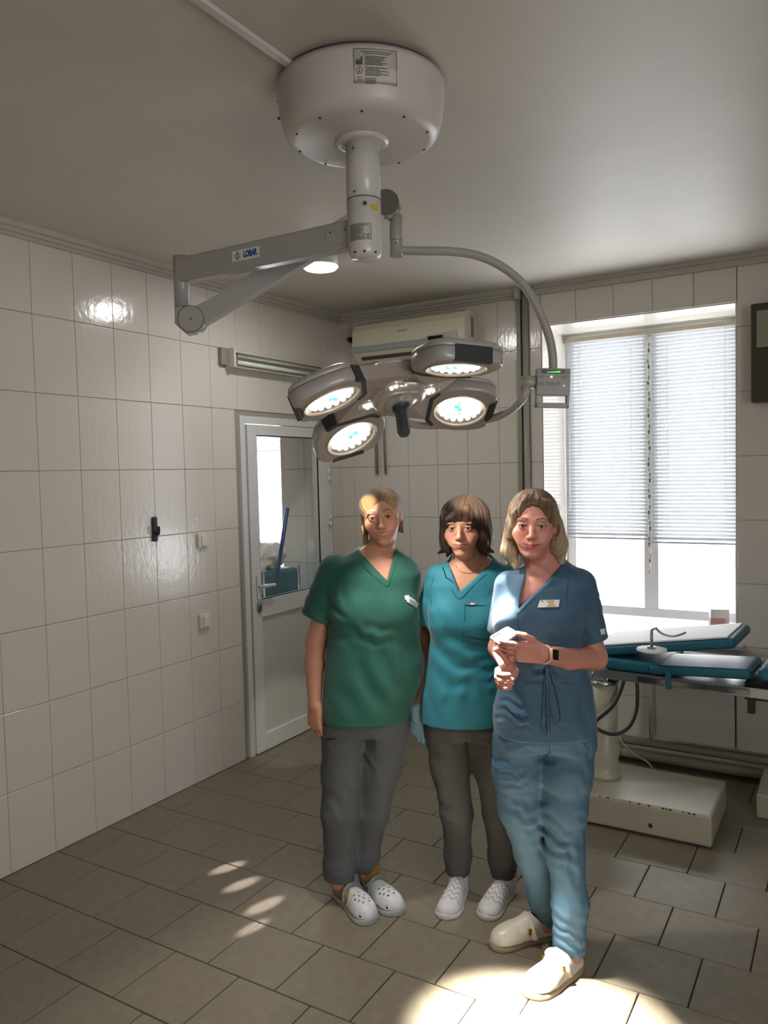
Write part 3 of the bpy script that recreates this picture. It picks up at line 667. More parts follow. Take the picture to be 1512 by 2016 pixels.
lens_g = lens_me.copy(); lens_g.materials.clear(); lens_g.materials.append(MATS['led_green'])
FOCUS = LC + (Vector(hit(1062, 2072, 2, 0))-LC)*.68
def pod(P0, n2, o2):
    t = n2.cross(o2).normalized(); base = P0-o2*.112
    W = Matrix.Translation(base) @ Matrix((tuple(o2)+(0,), tuple(t)+(0,), tuple(n2)+(0,), (0, 0, 0, 1))).transposed()
    P = [(.004, -.066), (.004, .066), (.028, .110), (.055, .128), (.110, .134), (.165, .130), (.203, .119), (.226, .100), (.232, .085), (.232, -.085), (.226, -.100), (.203, -.119), (.165, -.130), (.110, -.134), (.055, -.128), (.028, -.110)]
    P = [(x, y) for x, y in P]
    def shell(b):
        # body with a hole is approximated by a ring plate: outline to circle
        cx, R = .112, .094; n = 56
        def outline(a):
            d = (math.cos(a), math.sin(a)); best = None
            for i in range(len(P)):
                (x0, y0), (x1, y1) = P[i], P[(i+1) % len(P)]; x0 -= cx; x1 -= cx
                den = d[0]*(y1-y0)-d[1]*(x1-x0)
                if abs(den) < 1e-9: continue
                s = (x0*(y1-y0)-y0*(x1-x0))/den; u = (x0*d[1]-y0*d[0])/den
                if s > 0 and -1e-6 <= u <= 1+1e-6: best = s if best is None else max(best, s)
            return (cx+d[0]*best, d[1]*best)
        O = [outline(2*PI*k/n) for k in range(n)]
        def ring(f): return [b.bm.verts.new(W @ Vector(f(k))) for k in range(n)]
        sc = lambda p, s: (cx+(p[0]-cx)*s, p[1]*s)
        layers = [ring(lambda k: (cx+R*math.cos(2*PI*k/n), R*math.sin(2*PI*k/n), .001)),
                  ring(lambda k: (*sc(O[k], .955), .0)), ring(lambda k: (*sc(O[k], .995), -.006)), ring(lambda k: (*O[k], -.014)), ring(lambda k: (*O[k], -.040)),
                  ring(lambda k: (*sc(O[k], .985), -.0405)), ring(lambda k: (*sc(O[k], .985), -.043)), ring(lambda k: (*O[k], -.0435)), ring(lambda k: (*sc(O[k], .97), -.056)), ring(lambda k: (*sc(O[k], .86), -.068)), ring(lambda k: (*sc(O[k], .4), -.076))]
        for li, (A, B) in enumerate(zip(layers, layers[1:])):
            for k in range(n):
                f = b.bm.faces.new((A[k], A[(k+1) % n], B[(k+1) % n], B[k])); f.material_index = b.mi('head_face' if li < 1 else ('seam_gray' if li == 5 else 'head_shell')); f.smooth = li != 0
        f = b.bm.faces.new(layers[-1][::-1]); f.material_index = b.mi('head_shell')
        # connect hole rim inwards
        I = ring(lambda k: (cx+R*math.cos(2*PI*k/n), R*math.sin(2*PI*k/n), -.03))
        for k in range(n):
            f = b.bm.faces.new((layers[0][k], I[k], I[(k+1) % n], layers[0][(k+1) % n])); f.material_index = b.mi('head_face')
    pd = part(shell, 'led_pod', None, lamp, recalc=True)
    X = W @ Matrix.Translation((.112, 0, 0))
    part(lambda b: b.lathe([(.0945, .0), (.0975, .003), (.0935, .005), (.0900, .001), (.0895, -.003)], None, 56, X), 'lens_ring', 'lens_ring', pd)
    part(lambda b: b.lathe([(.0925, -.001), (.086, -.010), (.070, -.018), (0, -.020)], None, 56, X), 'reflector', 'reflector', pd)
    pts = [(0, 0)]
    for ring_, m_ in ((1, 6), (2, 12), (3, 16)):
        rr_ = .0232*ring_*(1 if ring_ < 3 else .985)
        for k in range(m_): a = 2*PI*k/m_+.2*ring_; pts.append((rr_*math.cos(a), rr_*math.sin(a)))
    for i, (x, y) in enumerate(pts):
        if x*x+y*y > .0735**2: continue
        l = bpy.data.objects.new('led_lens', lens_g if i == 0 or i == 3 else lens_me); link(l, pd); l.matrix_local = X @ Matrix.Translation((x, y, -.011))
    part(lambda b: b.lathe([(0, .0015), (.0905, .0005), (.0905, -.0005), (0, .0005)], None, 48, X), 'cover_glass', 'cover_glass', pd)
    # rubber joints and outer grip
    part(lambda b: (b.prism([(-.006, -.068), (.010, -.068), (.010, .068), (-.006, .068)], -.005, .0035, None, .002, W), b.prism([(-.004, .058), (.010, .062), (.030, .096), (.020, .104), (-.004, .072)], -.050, .003, None, .002, W) if True else None, b.prism([(-.004, -.058), (.010, -.062), (.030, -.096), (.020, -.104), (-.004, -.072)], -.050, .003, None, .002, W)), 'rubber_joint', 'rubber', pd)
    part(lambda b: (b.prism([(.2165, -.062), (.2355, -.062), (.2355, .062), (.2165, .062)], -.048, .0035, None, .003, W), b.prism([(.2095, -.052), (.218, -.052), (.218, .052), (.2095, .052)], -.01, .0012, None, 0, W)), 'grip', 'rubber', pd)
    # the lamp's own light
    l = bpy.data.lights.new('led_pod_light', 'SPOT'); l.energy = 1900; l.color = (1.0, .94, .84); l.spot_size = math.radians(17.5); l.spot_blend = .4; l.shadow_soft_size = .06
    lo = bpy.data.objects.new('led_pod_light', l); COL.objects.link(lo); lo.location = X @ Vector((0, 0, .02))
    lo.rotation_euler = (FOCUS-lo.location).to_track_quat('-Z', 'Y').to_euler()
    l = bpy.data.lights.new('led_pod_glow', 'SPOT'); far = P0.z < 1.9; l.energy = 30.0 if far else 6.0; l.color = (1.0, .94, .86); l.spot_size = math.radians(118 if far else 90); l.spot_blend = .3; l.shadow_soft_size = .03
    lg = bpy.data.objects.new('led_pod_glow', l); COL.objects.link(lg); lg.location = X @ Vector((0, 0, .035)); lg.rotation_euler = n2.to_track_quat('-Z', 'Y').to_euler()
    return lo
pods = [pod(*q) for q in PODS]
for tgt, px, py, en in (((-1.640, 2.535, 1.600), 739, 790, 60), ((-1.262, 2.765, 1.615), 826, 769, 60)):  # added narrow spots at the hub, brightening two of the women's heads
    l = bpy.data.lights.new('head_fill_spot', 'SPOT'); l.energy = en; l.color = (1.0, .93, .80); l.spot_size = math.radians(17); l.spot_blend = .5; l.shadow_soft_size = .012
    lo = bpy.data.objects.new('head_fill_spot', l); COL.objects.link(lo)
    v = Vector(ray(px, py)); o = Vector(CO); lo.location = o+v*((LC-o).dot(nn)/v.dot(nn))+nn*.035; lo.rotation_euler = (Vector(tgt)-lo.location).to_track_quat('-Z', 'Y').to_euler()
fin(lamp)
# ---------------- round ceiling lamps
def round_light(x, y, label):
    t = empty('ceiling_light', (x, y, ZC), 0, label, 'ceiling light', 'round ceiling lights')
    part(lambda b: b.lathe([(0, 0), (.088, 0), (.094, -.010), (.094, -.060), (.088, -.062), (0, -.062)], None, 48), 'housing', 'lamp_white', t)
    part(lambda b: b.lathe([(.087, -.060), (.091, -.064), (.080, -.075), (.05, -.079), (0, -.080)], None, 48), 'diffuser', 'cover_light', t)
    l = bpy.data.lights.new('ceiling_light_glow', 'AREA'); l.shape = 'DISK'; l.size = .17; l.energy = 7; l.color = (1, .97, .93)
    o = bpy.data.objects.new('ceiling_light_glow', l); COL.objects.link(o); o.location = (x, y, ZC-.083)
p = hit(631, 530, 2, ZC-.075); round_light(p[0], p[1], 'round white ceiling light, lit, beyond the lamp arm')
round_light(.35, .1, 'round white fill light added out of view above the photographer')  # added lamp out of view, lighting the women from the front
# ---------------- fluorescent fixture
t = empty('fluorescent_fixture', (XL+TT, 4.02, 2.42), 0, 'long open two-tube wall light, switched off, above the door', 'wall light')
fy0, fy1 = -.515, .50
part(lambda b: b.prism([(0, .05), (.05, .055), (.078, .030), (.082, .026), (.052, .046), (.012, .040), (.012, -.040), (.066, -.050), (.062, -.056), (0, -.050)][::-1], fy0, fy1, None, 0, Matrix(((1, 0, 0, 0), (0, 0, 1, 0), (0, 1, 0, 0), (0, 0, 0, 1)))), 'housing', 'fixture_white', t)
for z in (.020, -.022):
    tb = part(lambda b: b.cyl((.045, fy0+.04, z), (.045, fy1-.04, z), .0125, n=16), 'fluorescent_tube', 'tube_glass', t)
    part(lambda b: (b.cyl((.045, fy0+.012, z), (.045, fy0+.045, z), .0135, n=14), b.cyl((.045, fy1-.045, z), (.045, fy1-.012, z), .0135, n=14)), 'end_cap', 'steel', tb)
part(lambda b: b.box((.0, fy0-.006, -.058), (.078, fy0+.012, .056), None, .004), 'end_plate', 'fixture_white', t); part(lambda b: b.box((.0, fy1-.012, -.058), (.078, fy1+.006, .056), None, .004), 'end_plate', 'fixture_white', t)
part(lambda b: (b.box((.0, fy0-.06, -.045), (.030, fy0-.006, .055), None, .004)), 'ballast_box', 'fixture_gray', t)
part(lambda b: b.cyl((.046, fy1+.002, .04), (.060, fy1+.012, .045), .012, n=10), 'starter', 'ac_dark', t)
# ---------------- wall switches and the dark shape
for (px, py, lab) in ((397, 1064, 'cream wall switch, the upper one left of the door'), (401, 1222, 'cream wall switch, the lower one left of the door')):
    p = hit(px, py, 0, XL+TT)
    t = empty('wall_switch', p, 0, lab, 'switch', 'cream wall switches')
    part(lambda b: b.box((-.002, -.042, -.042), (.016, .042, .042), None, .006), 'switch_plate', 'switch_cream', t)
    part(lambda b: b.box((.014, -.018, -.028), (.023, .018, .028), None, .003), 'rocker', 'sticker_white', t)
p = hit(303, 1040, 0, XL+TT)  # solid dark shape standing in for a reflection in the tiles
t = empty('wall_reflection', p, 0, 'small dark shape standing in for a reflection in the left wall tiles', 'reflection')
part(lambda b: (b.box((-.002, -.016, -.070), (.014, .016, .060), None, .006)), 'shape_plate', 'rubber', t)
part(lambda b: b.tube([(.010, 0, -.02), (.030, 0, -.030), (.036, 0, -.01), (.034, 0, .01)], .008, None, 10), 'shape_curl', 'rubber', t)
# ---------------- air conditioner
t = empty('air_conditioner', (-2.50, YB-TT, 2.62), 0, 'cream split air conditioner high on the back wall', 'air conditioner')
AX0, AX1 = -.425, .415; z0, z1 = -.150, .125
prof = [(0, z1), (-.15, z1), (-.185, z1-.02), (-.205, z1-.06), (-.210, -.060), (-.196, -.088), (-.14, z0+.006), (-.10, z0), (0, z0)]
mx = Matrix(((0, 0, 1, 0), (1, 0, 0, 0), (0, 1, 0, 0), (0, 0, 0, 1)))
part(lambda b: b.prism(prof[::-1], AX0, AX1, None, .006, mx), 'housing', 'ac_cream', t)
band = part(lambda b: b.prism([(-.2085, -.038), (-.2125, -.040), (-.2125, -.075), (-.2045, -.082)], AX0+.004, AX1-.045, None, .001, mx), 'front_band', 'ac_silver', t)
part(lambda b: b.prism([(x, z) for x, z in ((AX0+.53, -.040), (AX0+.60, -.022), (AX1-.05, -.010), (AX1-.05, -.05), (AX0+.53, -.05))], 0, .006, None, .001, Matrix.Translation((0, -.208, 0)) @ Matrix(((1, 0, 0, 0), (0, 0, -1, 0), (0, 1, 0, 0), (0, 0, 0, 1)))), 'band_wave', 'ac_silver', band)
part(lambda b: b.box((AX0+.585, -.2165, -.052), (AX0+.69, -.2135, -.030)), 'display', 'black_gloss', t)
part(lambda b: b.box((AX0+.055, -.178, -.1255), (AX1-.10, -.120, -.1045)), 'air_outlet', 'ac_dark', t)
part(lambda b: [b.box((AX0+.06, -.195, -.136), (AX1-.105, -.150, -.131), None, .001, Matrix.Rotation(.55, 3, 'X'))], 'louver', 'ac_cream', t)
part(lambda b: b.box((AX0+.36, -.2112, .028), (AX0+.43, -.2098, .038)), 'name_mark', 'ac_silver', t)
part(lambda b: (b.box((AX1+.0, -.115, -.045), (AX1+.004, -.078, .085), 'ac_silver'), [b.box((AX1+.003, -.110, -.04+.012*k), (AX1+.006, -.083, -.035+.012*k), 'seam_gray') for k in range(10)]), 'side_grille', None, t)
part(lambda b: (b.cyl((AX0+.06, -.03, z0), (AX0+.06, -.02, z0-.75), .011, n=10), b.cyl((AX0+.12, -.03, z0), (AX0+.13, -.02, z0-.75), .008, n=10)), 'refrigerant_pipe', 'pipe_olive', t)
p = hit(690, 669, 1, YB-.03)
t = empty('power_plug', (p[0], YB-TT, p[2]), 0, 'black power plug in a wall socket left of the air conditioner', 'plug')
part(lambda b: b.box((-.035, -.008, -.035), (.035, .001, .035), None, .004), 'socket_plate', 'switch_cream', t)
part(lambda b: (b.cyl((0, -.008, 0), (0, -.045, 0), .022, .016, n=16), b.cyl((0, -.045, 0), (0.01, -.06, 0), .014, .007, n=12)), 'plug_body', 'dark', t)
part(lambda b: b.tube([(.01, -.058, 0), (.05, -.055, .005), (.10, -.03, -.01), (.13, -.02, -.01)], .004, None, 8), 'power_cord', 'dark', t)
# ---------------- operating table
OT = empty('operating_table', (-1.09, 3.92, 0), 0, 'old beige operating table with teal cushions behind the woman in blue', 'operating table')
bx0, bx1, by0, by1, bh = -1.36, -.535, 3.665, 4.135, .155
base = part(lambda b: b.box((bx0, by0, .012), (bx1, by1, bh), None, .012), 'base', 'table_beige', OT)
part(lambda b: b.box((bx0+.03, by0+.03, 0), (bx1-.03, by1-.03, .014)), 'base_foot', 'dark', OT)
def chips(b):
    r = random.Random(5)
    for k in range(16):
        x = r.uniform(-1.15, -.6); s = r.uniform(.003, .009); b.sphere((x, by0+.004, bh-.004), (s, .0045, .0035), None, 6, 4)
    b.sphere((-.80, by0+.0, .06), (.010, .002, .012), None, 8, 5)
part(chips, 'paint_chips', 'chip_dark', base, kind='stuff')
cx, cy = -1.087, 3.93
part(lambda b: b.lathe([(0, bh), (.088, bh), (.088, bh+.022), (.076, bh+.030), (.0735, bh+.06), (.0735, .635), (0, .635)], None, 40, Matrix.Translation((cx, cy, 0))), 'pedestal', 'table_beige', OT)
part(lambda b: (b.lathe([(0, .635), (.078, .635), (.080, .648), (.072, .655), (0, .655)], None, 40, Matrix.Translation((cx, cy, 0))), b.cyl((cx, cy, .65), (cx, cy, .72), .045, n=24), b.cyl((cx+.03, cy-.03, .65), (cx+.03, cy-.03, .70), .012, n=10), b.cyl((cx-.04, cy-.03, .65), (cx-.04, cy-.03, .70), .014, n=10)), 'piston', 'chrome', OT)
# table top turned so its long side runs across the picture
A0 = Vector(at(1160, 1322, 3.98)); A1 = Vector(at(1420, 1334, 3.62)); zr = .70
ta = Vector((A1.x-A0.x, A1.y-A0.y, 0)); ta.normalize(); tb_ = Vector((-ta.y, ta.x, 0))
TM = Matrix.Translation((A0.x, A0.y, 0)) @ Matrix((tuple(ta)+(0,), tuple(tb_)+(0,), (0, 0, 1, 0), (0, 0, 0, 1))).transposed()
def tbox(b, lo, hi, m=None, bev=0., tilt=0.):
    vs = b.box(lo, hi, m, 0)
    if bev:
        es = list({e for v in vs for e in v.link_edges}); r = bmesh.ops.bevel(b.bm, geom=es+vs, offset=bev, segments=3, profile=.5, affect='EDGES'); vs = list({v for f in r['faces'] for v in f.verts})
        vs = list({w for v in vs for f in v.link_faces for w in f.verts})
    X = Matrix.Translation(lo) @ Matrix.Rotation(-tilt, 4, 'Y') @ Matrix.Translation(-Vector(lo))
    for v in vs: v.co = TM @ (X @ v.co)
    return vs
zr = A0.z
part(lambda b: (tbox(b, (-.25, -.012, zr-.022), (1.25, 0, zr+.022)), tbox(b, (-.25, .44, zr-.022), (1.25, .452, zr+.022)), tbox(b, (-.25, 0, zr-.018), (1.25, .44, zr+.010))), 'table_frame', 'steel', OT)
part(lambda b: (tbox(b, (.25, -.024, zr-.012), (.75, -.016, zr+.012)), tbox(b, (.30, -.016, zr-.006), (.32, -.01, zr+.006)), tbox(b, (.66, -.016, zr-.006), (.68, -.01, zr+.006))), 'side_rail', 'chrome', OT)
def cush(name, u0, u1, za, zt, tilt=0., v0=.0, v1=.44, m='table_teal'):
    return part(lambda b: tbox(b, (u0, v0, za), (u1, v1, za+zt), None, .022, tilt), name, m, OT)
c1_ = cush('seat_cushion', -.25, .36, zr+.020, .060)
c2_ = cush('backrest_cushion', .0, .70, zr+.070, .050, math.radians(9.5), .02, .42)
part(lambda b: tbox(b, (.0, .03, zr+.1215), (.66, .41, zr+.130), None, .003, math.radians(9.5)), 'drape_sheet', 'sheet_white', OT, label='white sheet over the teal cushion')
c3_ = cush('leg_cushion', .30, .76, zr+.024, .048, math.radians(4), -.02, .30)
c4_ = cush('head_cushion', .78, 1.25, zr+.045, .060, 0, .02, .40)
part(lambda b: (tbox(b, (.72, .05, zr-.05), (.84, .38, zr+.03)), tbox(b, (.74, .0, zr-.10), (.77, .03, zr+.02))), 'hinge_bracket', 'dark', OT)
part(lambda b: (b.cyl(TM @ Vector((.96, .0, zr+.0)), TM @ Vector((.96, -.05, zr+.0)), .035, n=20), b.cyl(TM @ Vector((.96, -.05, zr)), TM @ Vector((.96, -.06, zr)), .02, n=16)), 'clamp_knob', 'lamp_white', OT)
# arm-board plate with its clamp post
PB = Vector(at(1283, 1281, 3.72))
part(lambda b: (b.lathe([(0, 0), (.068, 0), (.070, .004), (.068, .010), (0, .010)], None, 36, Matrix.Translation(PB))), 'round_plate', 'sheet_white', OT)
part(lambda b: (b.cyl(PB+Vector((0, 0, .01)), PB+Vector((0, 0, .10)), .007, n=12), b.box(PB+Vector((-.018, -.015, .008)), PB+Vector((.018, .015, .022)), None, .003), b.cyl(PB+Vector((0, 0, .10)), PB+Vector((.025, .0, .112)), .005, n=10), b.tube([PB+Vector((.02, 0, .11)), PB+Vector((.05, .0, .085)), PB+Vector((.10, .02, .075)), PB+Vector((.15, .03, .095))], .005)), 'clamp_post', 'steel', OT)
part(lambda b: (tbox(b, (.385, -.03, zr-.03), (.41, -.01, zr+.06)),), 'strap', 'table_teal', OT)
hs = [at(x, y, D) for x, y, D in ((1231, 1330, 3.9), (1222, 1360, 3.88), (1205, 1392, 3.84), (1172, 1422, 3.80), (1178, 1436, 3.79), (1208, 1446, 3.79), (1236, 1434, 3.80), (1252, 1403, 3.84), (1255, 1365, 3.88), (1253, 1330, 3.9))]
part(lambda b: b.tube(hs, .0085, None, 12), 'hydraulic_hose', 'hose_black', OT, label='looped black hose')
fin(OT)
cp = [at(1214, 1440, 4.0), at(1225, 1462, 4.1), at(1245, 1482, 4.2), at(1275, 1501, 4.28), at(1290, 1520, 4.3)]
cp.append((cp[-1][0]+.03, cp[-1][1], .02))
part(lambda b: b.tube(cp, .005, None, 8), 'earth_cord', 'cord_white', OT, label='thin white cord'); fin(OT)
# ---------------- radiator, floor pipes, sill things
def radiator():
    t = empty('radiator', (-.62, YB-.115, .12), 0, 'flat white panel radiator under the window', 'radiator')
    for k in range(3):
        x = -.34+k*.42; box('radiator_panel', (x, -.03, .05), (x+.412, .02, .56), 'radiator', t, .006)
    part(lambda b: (b.cyl((-.375, .0, .03), (-.375, .0, .58), .013, n=14)), 'radiator_pipe', 'radiator', t)
    part(lambda b: (b.box((-.2, .02, .25), (-.16, .105, .3))), 'bracket', 'radiator', t)
radiator()
part(lambda b: (b.box((-1.742, YB-.02, 0), (XR, YB-TT, .05), None, .003)), 'baseboard_back', 'cornice', None, kind='structure')
for i, (yy, zz, rr_, lab) in enumerate(((YB-.06, .105, .024, 'grey heating pipe along the wall, the upper of two'), (YB-.10, .040, .030, 'grey heating pipe along the floor, the lower of two'))):
    t = empty('heating_pipe', (-1.3, yy, zz), 0, lab, 'pipe', 'heating pipes along the wall')
    part(lambda b: b.cyl((-.36, 0, 0), (3.4, 0, 0), rr_, n=18), 'pipe_run', 'pipe_olive', t)
    part(lambda b: [b.cyl((x, 0, 0), (x+.03, 0, 0), rr_+.005, n=18) for x in (.1, 1.1, 2.2)], 'pipe_clip', 'pipe_gray', t)
box('concrete_plinth', (-.40, 4.12, 0), (.50, 4.50, .12), 'table_beige', None, .01, label='low beige plinth on the floor beside the table base', cat='plinth')
p = hit(1415, 1205, 1, YB+.10)
t = empty('carton', (p[0], YB+.12, WZ0), .3, 'small pink and white carton standing on the window sill', 'carton')
part(lambda b: b.box((-.05, -.03, 0), (.05, .03, .17), None, .003), 'carton_body', 'carton_white', t)
part(lambda b: b.box((-.052, -.032, .03), (.03, .032, .12), None, .002), 'carton_print', 'carton_pink', t)
p0 = hit(1494, 600, 1, YB-.06); p1 = hit(1530, 790, 1, YB-.06)
t = empty('wall_cabinet', ((p0[0]+p1[0])/2+.12, YB-TT, p1[2]), 0, 'dark box mounted high on the wall right of the window', 'wall box')
hh = p0[2]-p1[2]
part(lambda b: b.box((-.20, -.10, .0), (.20, 0, hh), None, .008), 'box_body', 'ac_dark', t)
part(lambda b: b.box((-.17, -.106, hh*.55), (.17, -.098, hh-.04), None, .002), 'box_door', 'pipe_olive', t)
# ---------------- side room things
hx, hy = -3.60, 4.22
t = empty('laundry_hamper', (hx, hy, 0), 0, 'teal laundry hamper seen through the door glass', 'hamper')
part(lambda b: b.prism([(-.17, -.20), (.24, -.20), (.24, .18), (-.17, .18)], .12, 1.08, None, .03), 'hamper_bag', 'hamper_teal', t)
part(lambda b: [b.cyl((x, y, 0), (x, y, 1.09), .012, n=8) for x in (-.17, .24) for y in (-.20, .18)], 'hamper_frame', 'steel', t)
pa = Vector(hit(566, 1000, 1, 3.98)); pb = Vector(hit(537, 1190, 1, 3.98)); dd = (pb-pa); pf = pa+dd*((0.03-pa.z)/dd.z)
part(lambda b: (b.cyl(pa, pf, .013, n=12), b.box(pf+Vector((-.10, -.03, -.03)), pf+Vector((.05, .03, .02)), None, .01)), 'mop', 'pole_blue', None, label='blue mop leaning in the side room behind the door glass', cat='mop')
# ================================================================ BODY SCULPTING (signed distance fields meshed on a grid)
F4 = np.float32
def smin(a, b, k):
    if k <= 0: return np.minimum(a, b)
    h = np.maximum(k-np.abs(a-b), 0)/k; return np.minimum(a, b)-h*h*(k*.25)
def smax(a, b, k): return -smin(-a, -b, k)
class Field:
    def __init__(s, lo, hi, h):
        s.lo = np.array(lo, float); s.h = h; s.n = np.ceil((np.array(hi, float)-s.lo)/h).astype(int)+1
        s.ax = [(s.lo[i]+h*np.arange(s.n[i])).astype(F4) for i in range(3)]; s.d = np.full(tuple(s.n), .5, F4)
    def sub(s, lo, hi, pad):
        a = [max(int((lo[i]-pad-s.lo[i])/s.h), 0) for i in range(3)]; b = [min(int((hi[i]+pad-s.lo[i])/s.h)+2, s.n[i]) for i in range(3)]
        if any(b[i] <= a[i] for i in range(3)): return None
        return tuple(slice(a[i], b[i]) for i in range(3))
    def grid(s, sl): return s.ax[0][sl[0]][:, None, None], s.ax[1][sl[1]][None, :, None], s.ax[2][sl[2]][None, None, :]
    def apply(s, ops):
        for op, (fn, lo, hi), k in ops:
            sl = s.sub(lo, hi, max(k, 0)+.03)
            if sl is None: continue
            v = fn(*s.grid(sl)); d = s.d[sl]
            if op == '+': s.d[sl] = smin(d, v, k)
            elif op == '-': s.d[sl] = smax(d, -v, k)
            elif op == '&': s.d[:] = smax(s.d, fn(*s.grid((slice(None),)*3)), k)
            elif op == 'w': s.d[sl] = d+v
        return s
    def front(s, x, z):
        i = (x-s.lo[0])/s.h; k = (z-s.lo[2])/s.h; i0, k0 = int(i), int(k)
        if i0 < 0 or k0 < 0 or i0+1 >= s.n[0] or k0+1 >= s.n[2]: return None
        fi, fk = i-i0, k-k0
        c = (s.d[i0, :, k0]*(1-fi)+s.d[i0+1, :, k0]*fi)*(1-fk)+(s.d[i0, :, k0+1]*(1-fi)+s.d[i0+1, :, k0+1]*fi)*fk
        w = np.where((c[:-1] > 0) & (c[1:] <= 0))[0]
        if not len(w): return None
        j = w[0]; return s.lo[1]+s.h*(j+c[j]/(c[j]-c[j+1]))
    def surface(s):
        d = s.d; h = s.h; neg = d < 0
        c = neg[:-1, :-1, :-1].astype(np.int8)
        c = c+neg[1:, :-1, :-1]+neg[:-1, 1:, :-1]+neg[:-1, :-1, 1:]+neg[1:, 1:, :-1]+neg[1:, :-1, 1:]+neg[:-1, 1:, 1:]+neg[1:, 1:, 1:]
        I, J, K = np.nonzero((c > 0) & (c < 8)); vid = np.full(c.shape, -1, np.int32); vid[I, J, K] = np.arange(len(I))
        corner = {}
        for a in (0, 1):
            for b in (0, 1):
                for e in (0, 1): corner[(a, b, e)] = d[I+a, J+b, K+e]
        acc = np.zeros((len(I), 3)); cnt = np.zeros(len(I))
        for p in corner:
            for axis in range(3):
                if p[axis] == 0:
                    q = list(p); q[axis] = 1; q = tuple(q); A, B = corner[p], corner[q]; m = (A < 0) != (B < 0)
                    t = np.where(m, A/np.where(m, A-B, 1), 0)
                    pos = np.array(p, float)[None, :].repeat(len(I), 0); pos[:, axis] = t
                    acc[m] += pos[m]; cnt[m] += 1
        V_ = s.lo+h*(np.stack([I, J, K], 1)+acc/np.maximum(cnt, 1)[:, None])
        Q = []
        for axis in range(3):
            sl0 = [slice(None)]*3; sl1 = [slice(None)]*3; sl0[axis] = slice(0, -1); sl1[axis] = slice(1, None)
            e = neg[tuple(sl0)] != neg[tuple(sl1)]; i, j, k = np.nonzero(e); idx = [i, j, k]
            b, c2 = [(1, 2), (2, 0), (0, 1)][axis]
            ok = (idx[b] > 0) & (idx[c2] > 0) & (idx[b] < vid.shape[b]) & (idx[c2] < vid.shape[c2]); idx = [q[ok] for q in idx]
            fl_ = neg[tuple(idx)]
            def g(db, dc):
                q = [x.copy() for x in idx]; q[b] -= db; q[c2] -= dc; return vid[tuple(q)]
            quad = np.stack([g(1, 1), g(0, 1), g(0, 0), g(1, 0)], 1); quad[~fl_] = quad[~fl_][:, ::-1]; Q.append(quad)
        Q = np.concatenate(Q); return V_, Q[(Q >= 0).all(1)]
def make_mesh(name, VQ, m, parent, color=None, flow=None, mtx=None, **k):
    vs, qs, off = [], [], 0
    for v, q in VQ: vs.append(v); qs.append(q+off); off += len(v)
    v = np.concatenate(vs); q = np.concatenate(qs)
    used = np.unique(q); remap = np.full(len(v), -1); remap[used] = np.arange(len(used)); v = v[used]; q = remap[q]
    me = bpy.data.meshes.new(name); me.vertices.add(len(v)); me.vertices.foreach_set('co', v.astype(F4).ravel())
    me.loops.add(len(q)*4); me.loops.foreach_set('vertex_index', q.astype(np.int32).ravel()); me.polygons.add(len(q)); me.polygons.foreach_set('loop_start', np.arange(0, len(q)*4, 4, dtype=np.int32)); me.polygons.foreach_set('loop_total', np.full(len(q), 4, np.int32))
    me.polygons.foreach_set('use_smooth', np.ones(len(q), bool)); me.update(calc_edges=True); me.validate()
    if color is not None:
        c = color(v); a = me.color_attributes.new('Col', 'FLOAT_COLOR', 'POINT'); a.data.foreach_set('color', np.concatenate([c, np.ones((len(c), 1))], 1).astype(F4).ravel())
    if flow is not None:
        f = flow(v); a = me.attributes.new('flow', 'FLOAT_VECTOR', 'POINT'); a.data.foreach_set('vector', f.astype(F4).ravel())
    if mtx is not None: me.transform(mtx)
    me.materials.append(MATS[m] if isinstance(m, str) else m)
    o = bpy.data.objects.new(name, me); link(o, parent); return tag(o, **k)
def drop(VQ, boxes, inside=True):
    v, q = VQ; c = v[q].mean(1)
    for lo, hi in boxes:
        m = ((c > np.array(lo)) & (c < np.array(hi))).all(1); keep = ~m; q = q[keep]; c = c[keep]
    return v, q
def keep_in(VQ, lo, hi):
    v, q = VQ; c = v[q].mean(1); m = ((c >= np.array(lo)) & (c <= np.array(hi))).all(1); return v, q[m]
# ---- primitives: each returns (fn, lo, hi)
class Fr:
    def __init__(s, T, R=None, sc=1.): s.T = np.array(T, float); s.R = np.eye(3) if R is None else np.array(R, float); s.s = sc
    def q(s, X, Y, Z):
        x, y, z = X-F4(s.T[0]), Y-F4(s.T[1]), Z-F4(s.T[2]); R = (s.R/s.s).astype(F4)
        return x*R[0, 0]+y*R[1, 0]+z*R[2, 0], x*R[0, 1]+y*R[1, 1]+z*R[2, 1], x*R[0, 2]+y*R[1, 2]+z*R[2, 2]
    def w(s, p): return s.T+s.R@(np.array(p, float)*s.s)
    def inv(s, P): return (P-s.T)@s.R/s.s
ID = Fr((0, 0, 0))
def E(c, r, fr=ID, rot=None):
    r = np.array(r if isinstance(r, (tuple, list)) else (r,)*3, float); R2 = np.eye(3) if rot is None else np.array(Euler(rot).to_matrix())
    f2 = Fr(fr.w(c), fr.R@R2, fr.s)
    def fn(X, Y, Z):
        x, y, z = f2.q(X, Y, Z); k1 = np.sqrt((x/r[0])**2+(y/r[1])**2+(z/r[2])**2); k2 = np.sqrt((x/r[0]**2)**2+(y/r[1]**2)**2+(z/r[2]**2)**2)
        return (k1*(k1-1)/np.maximum(k2, 1e-6)*fr.s).astype(F4)
    m = r.max()*fr.s; w = f2.T; return fn, w-m, w+m
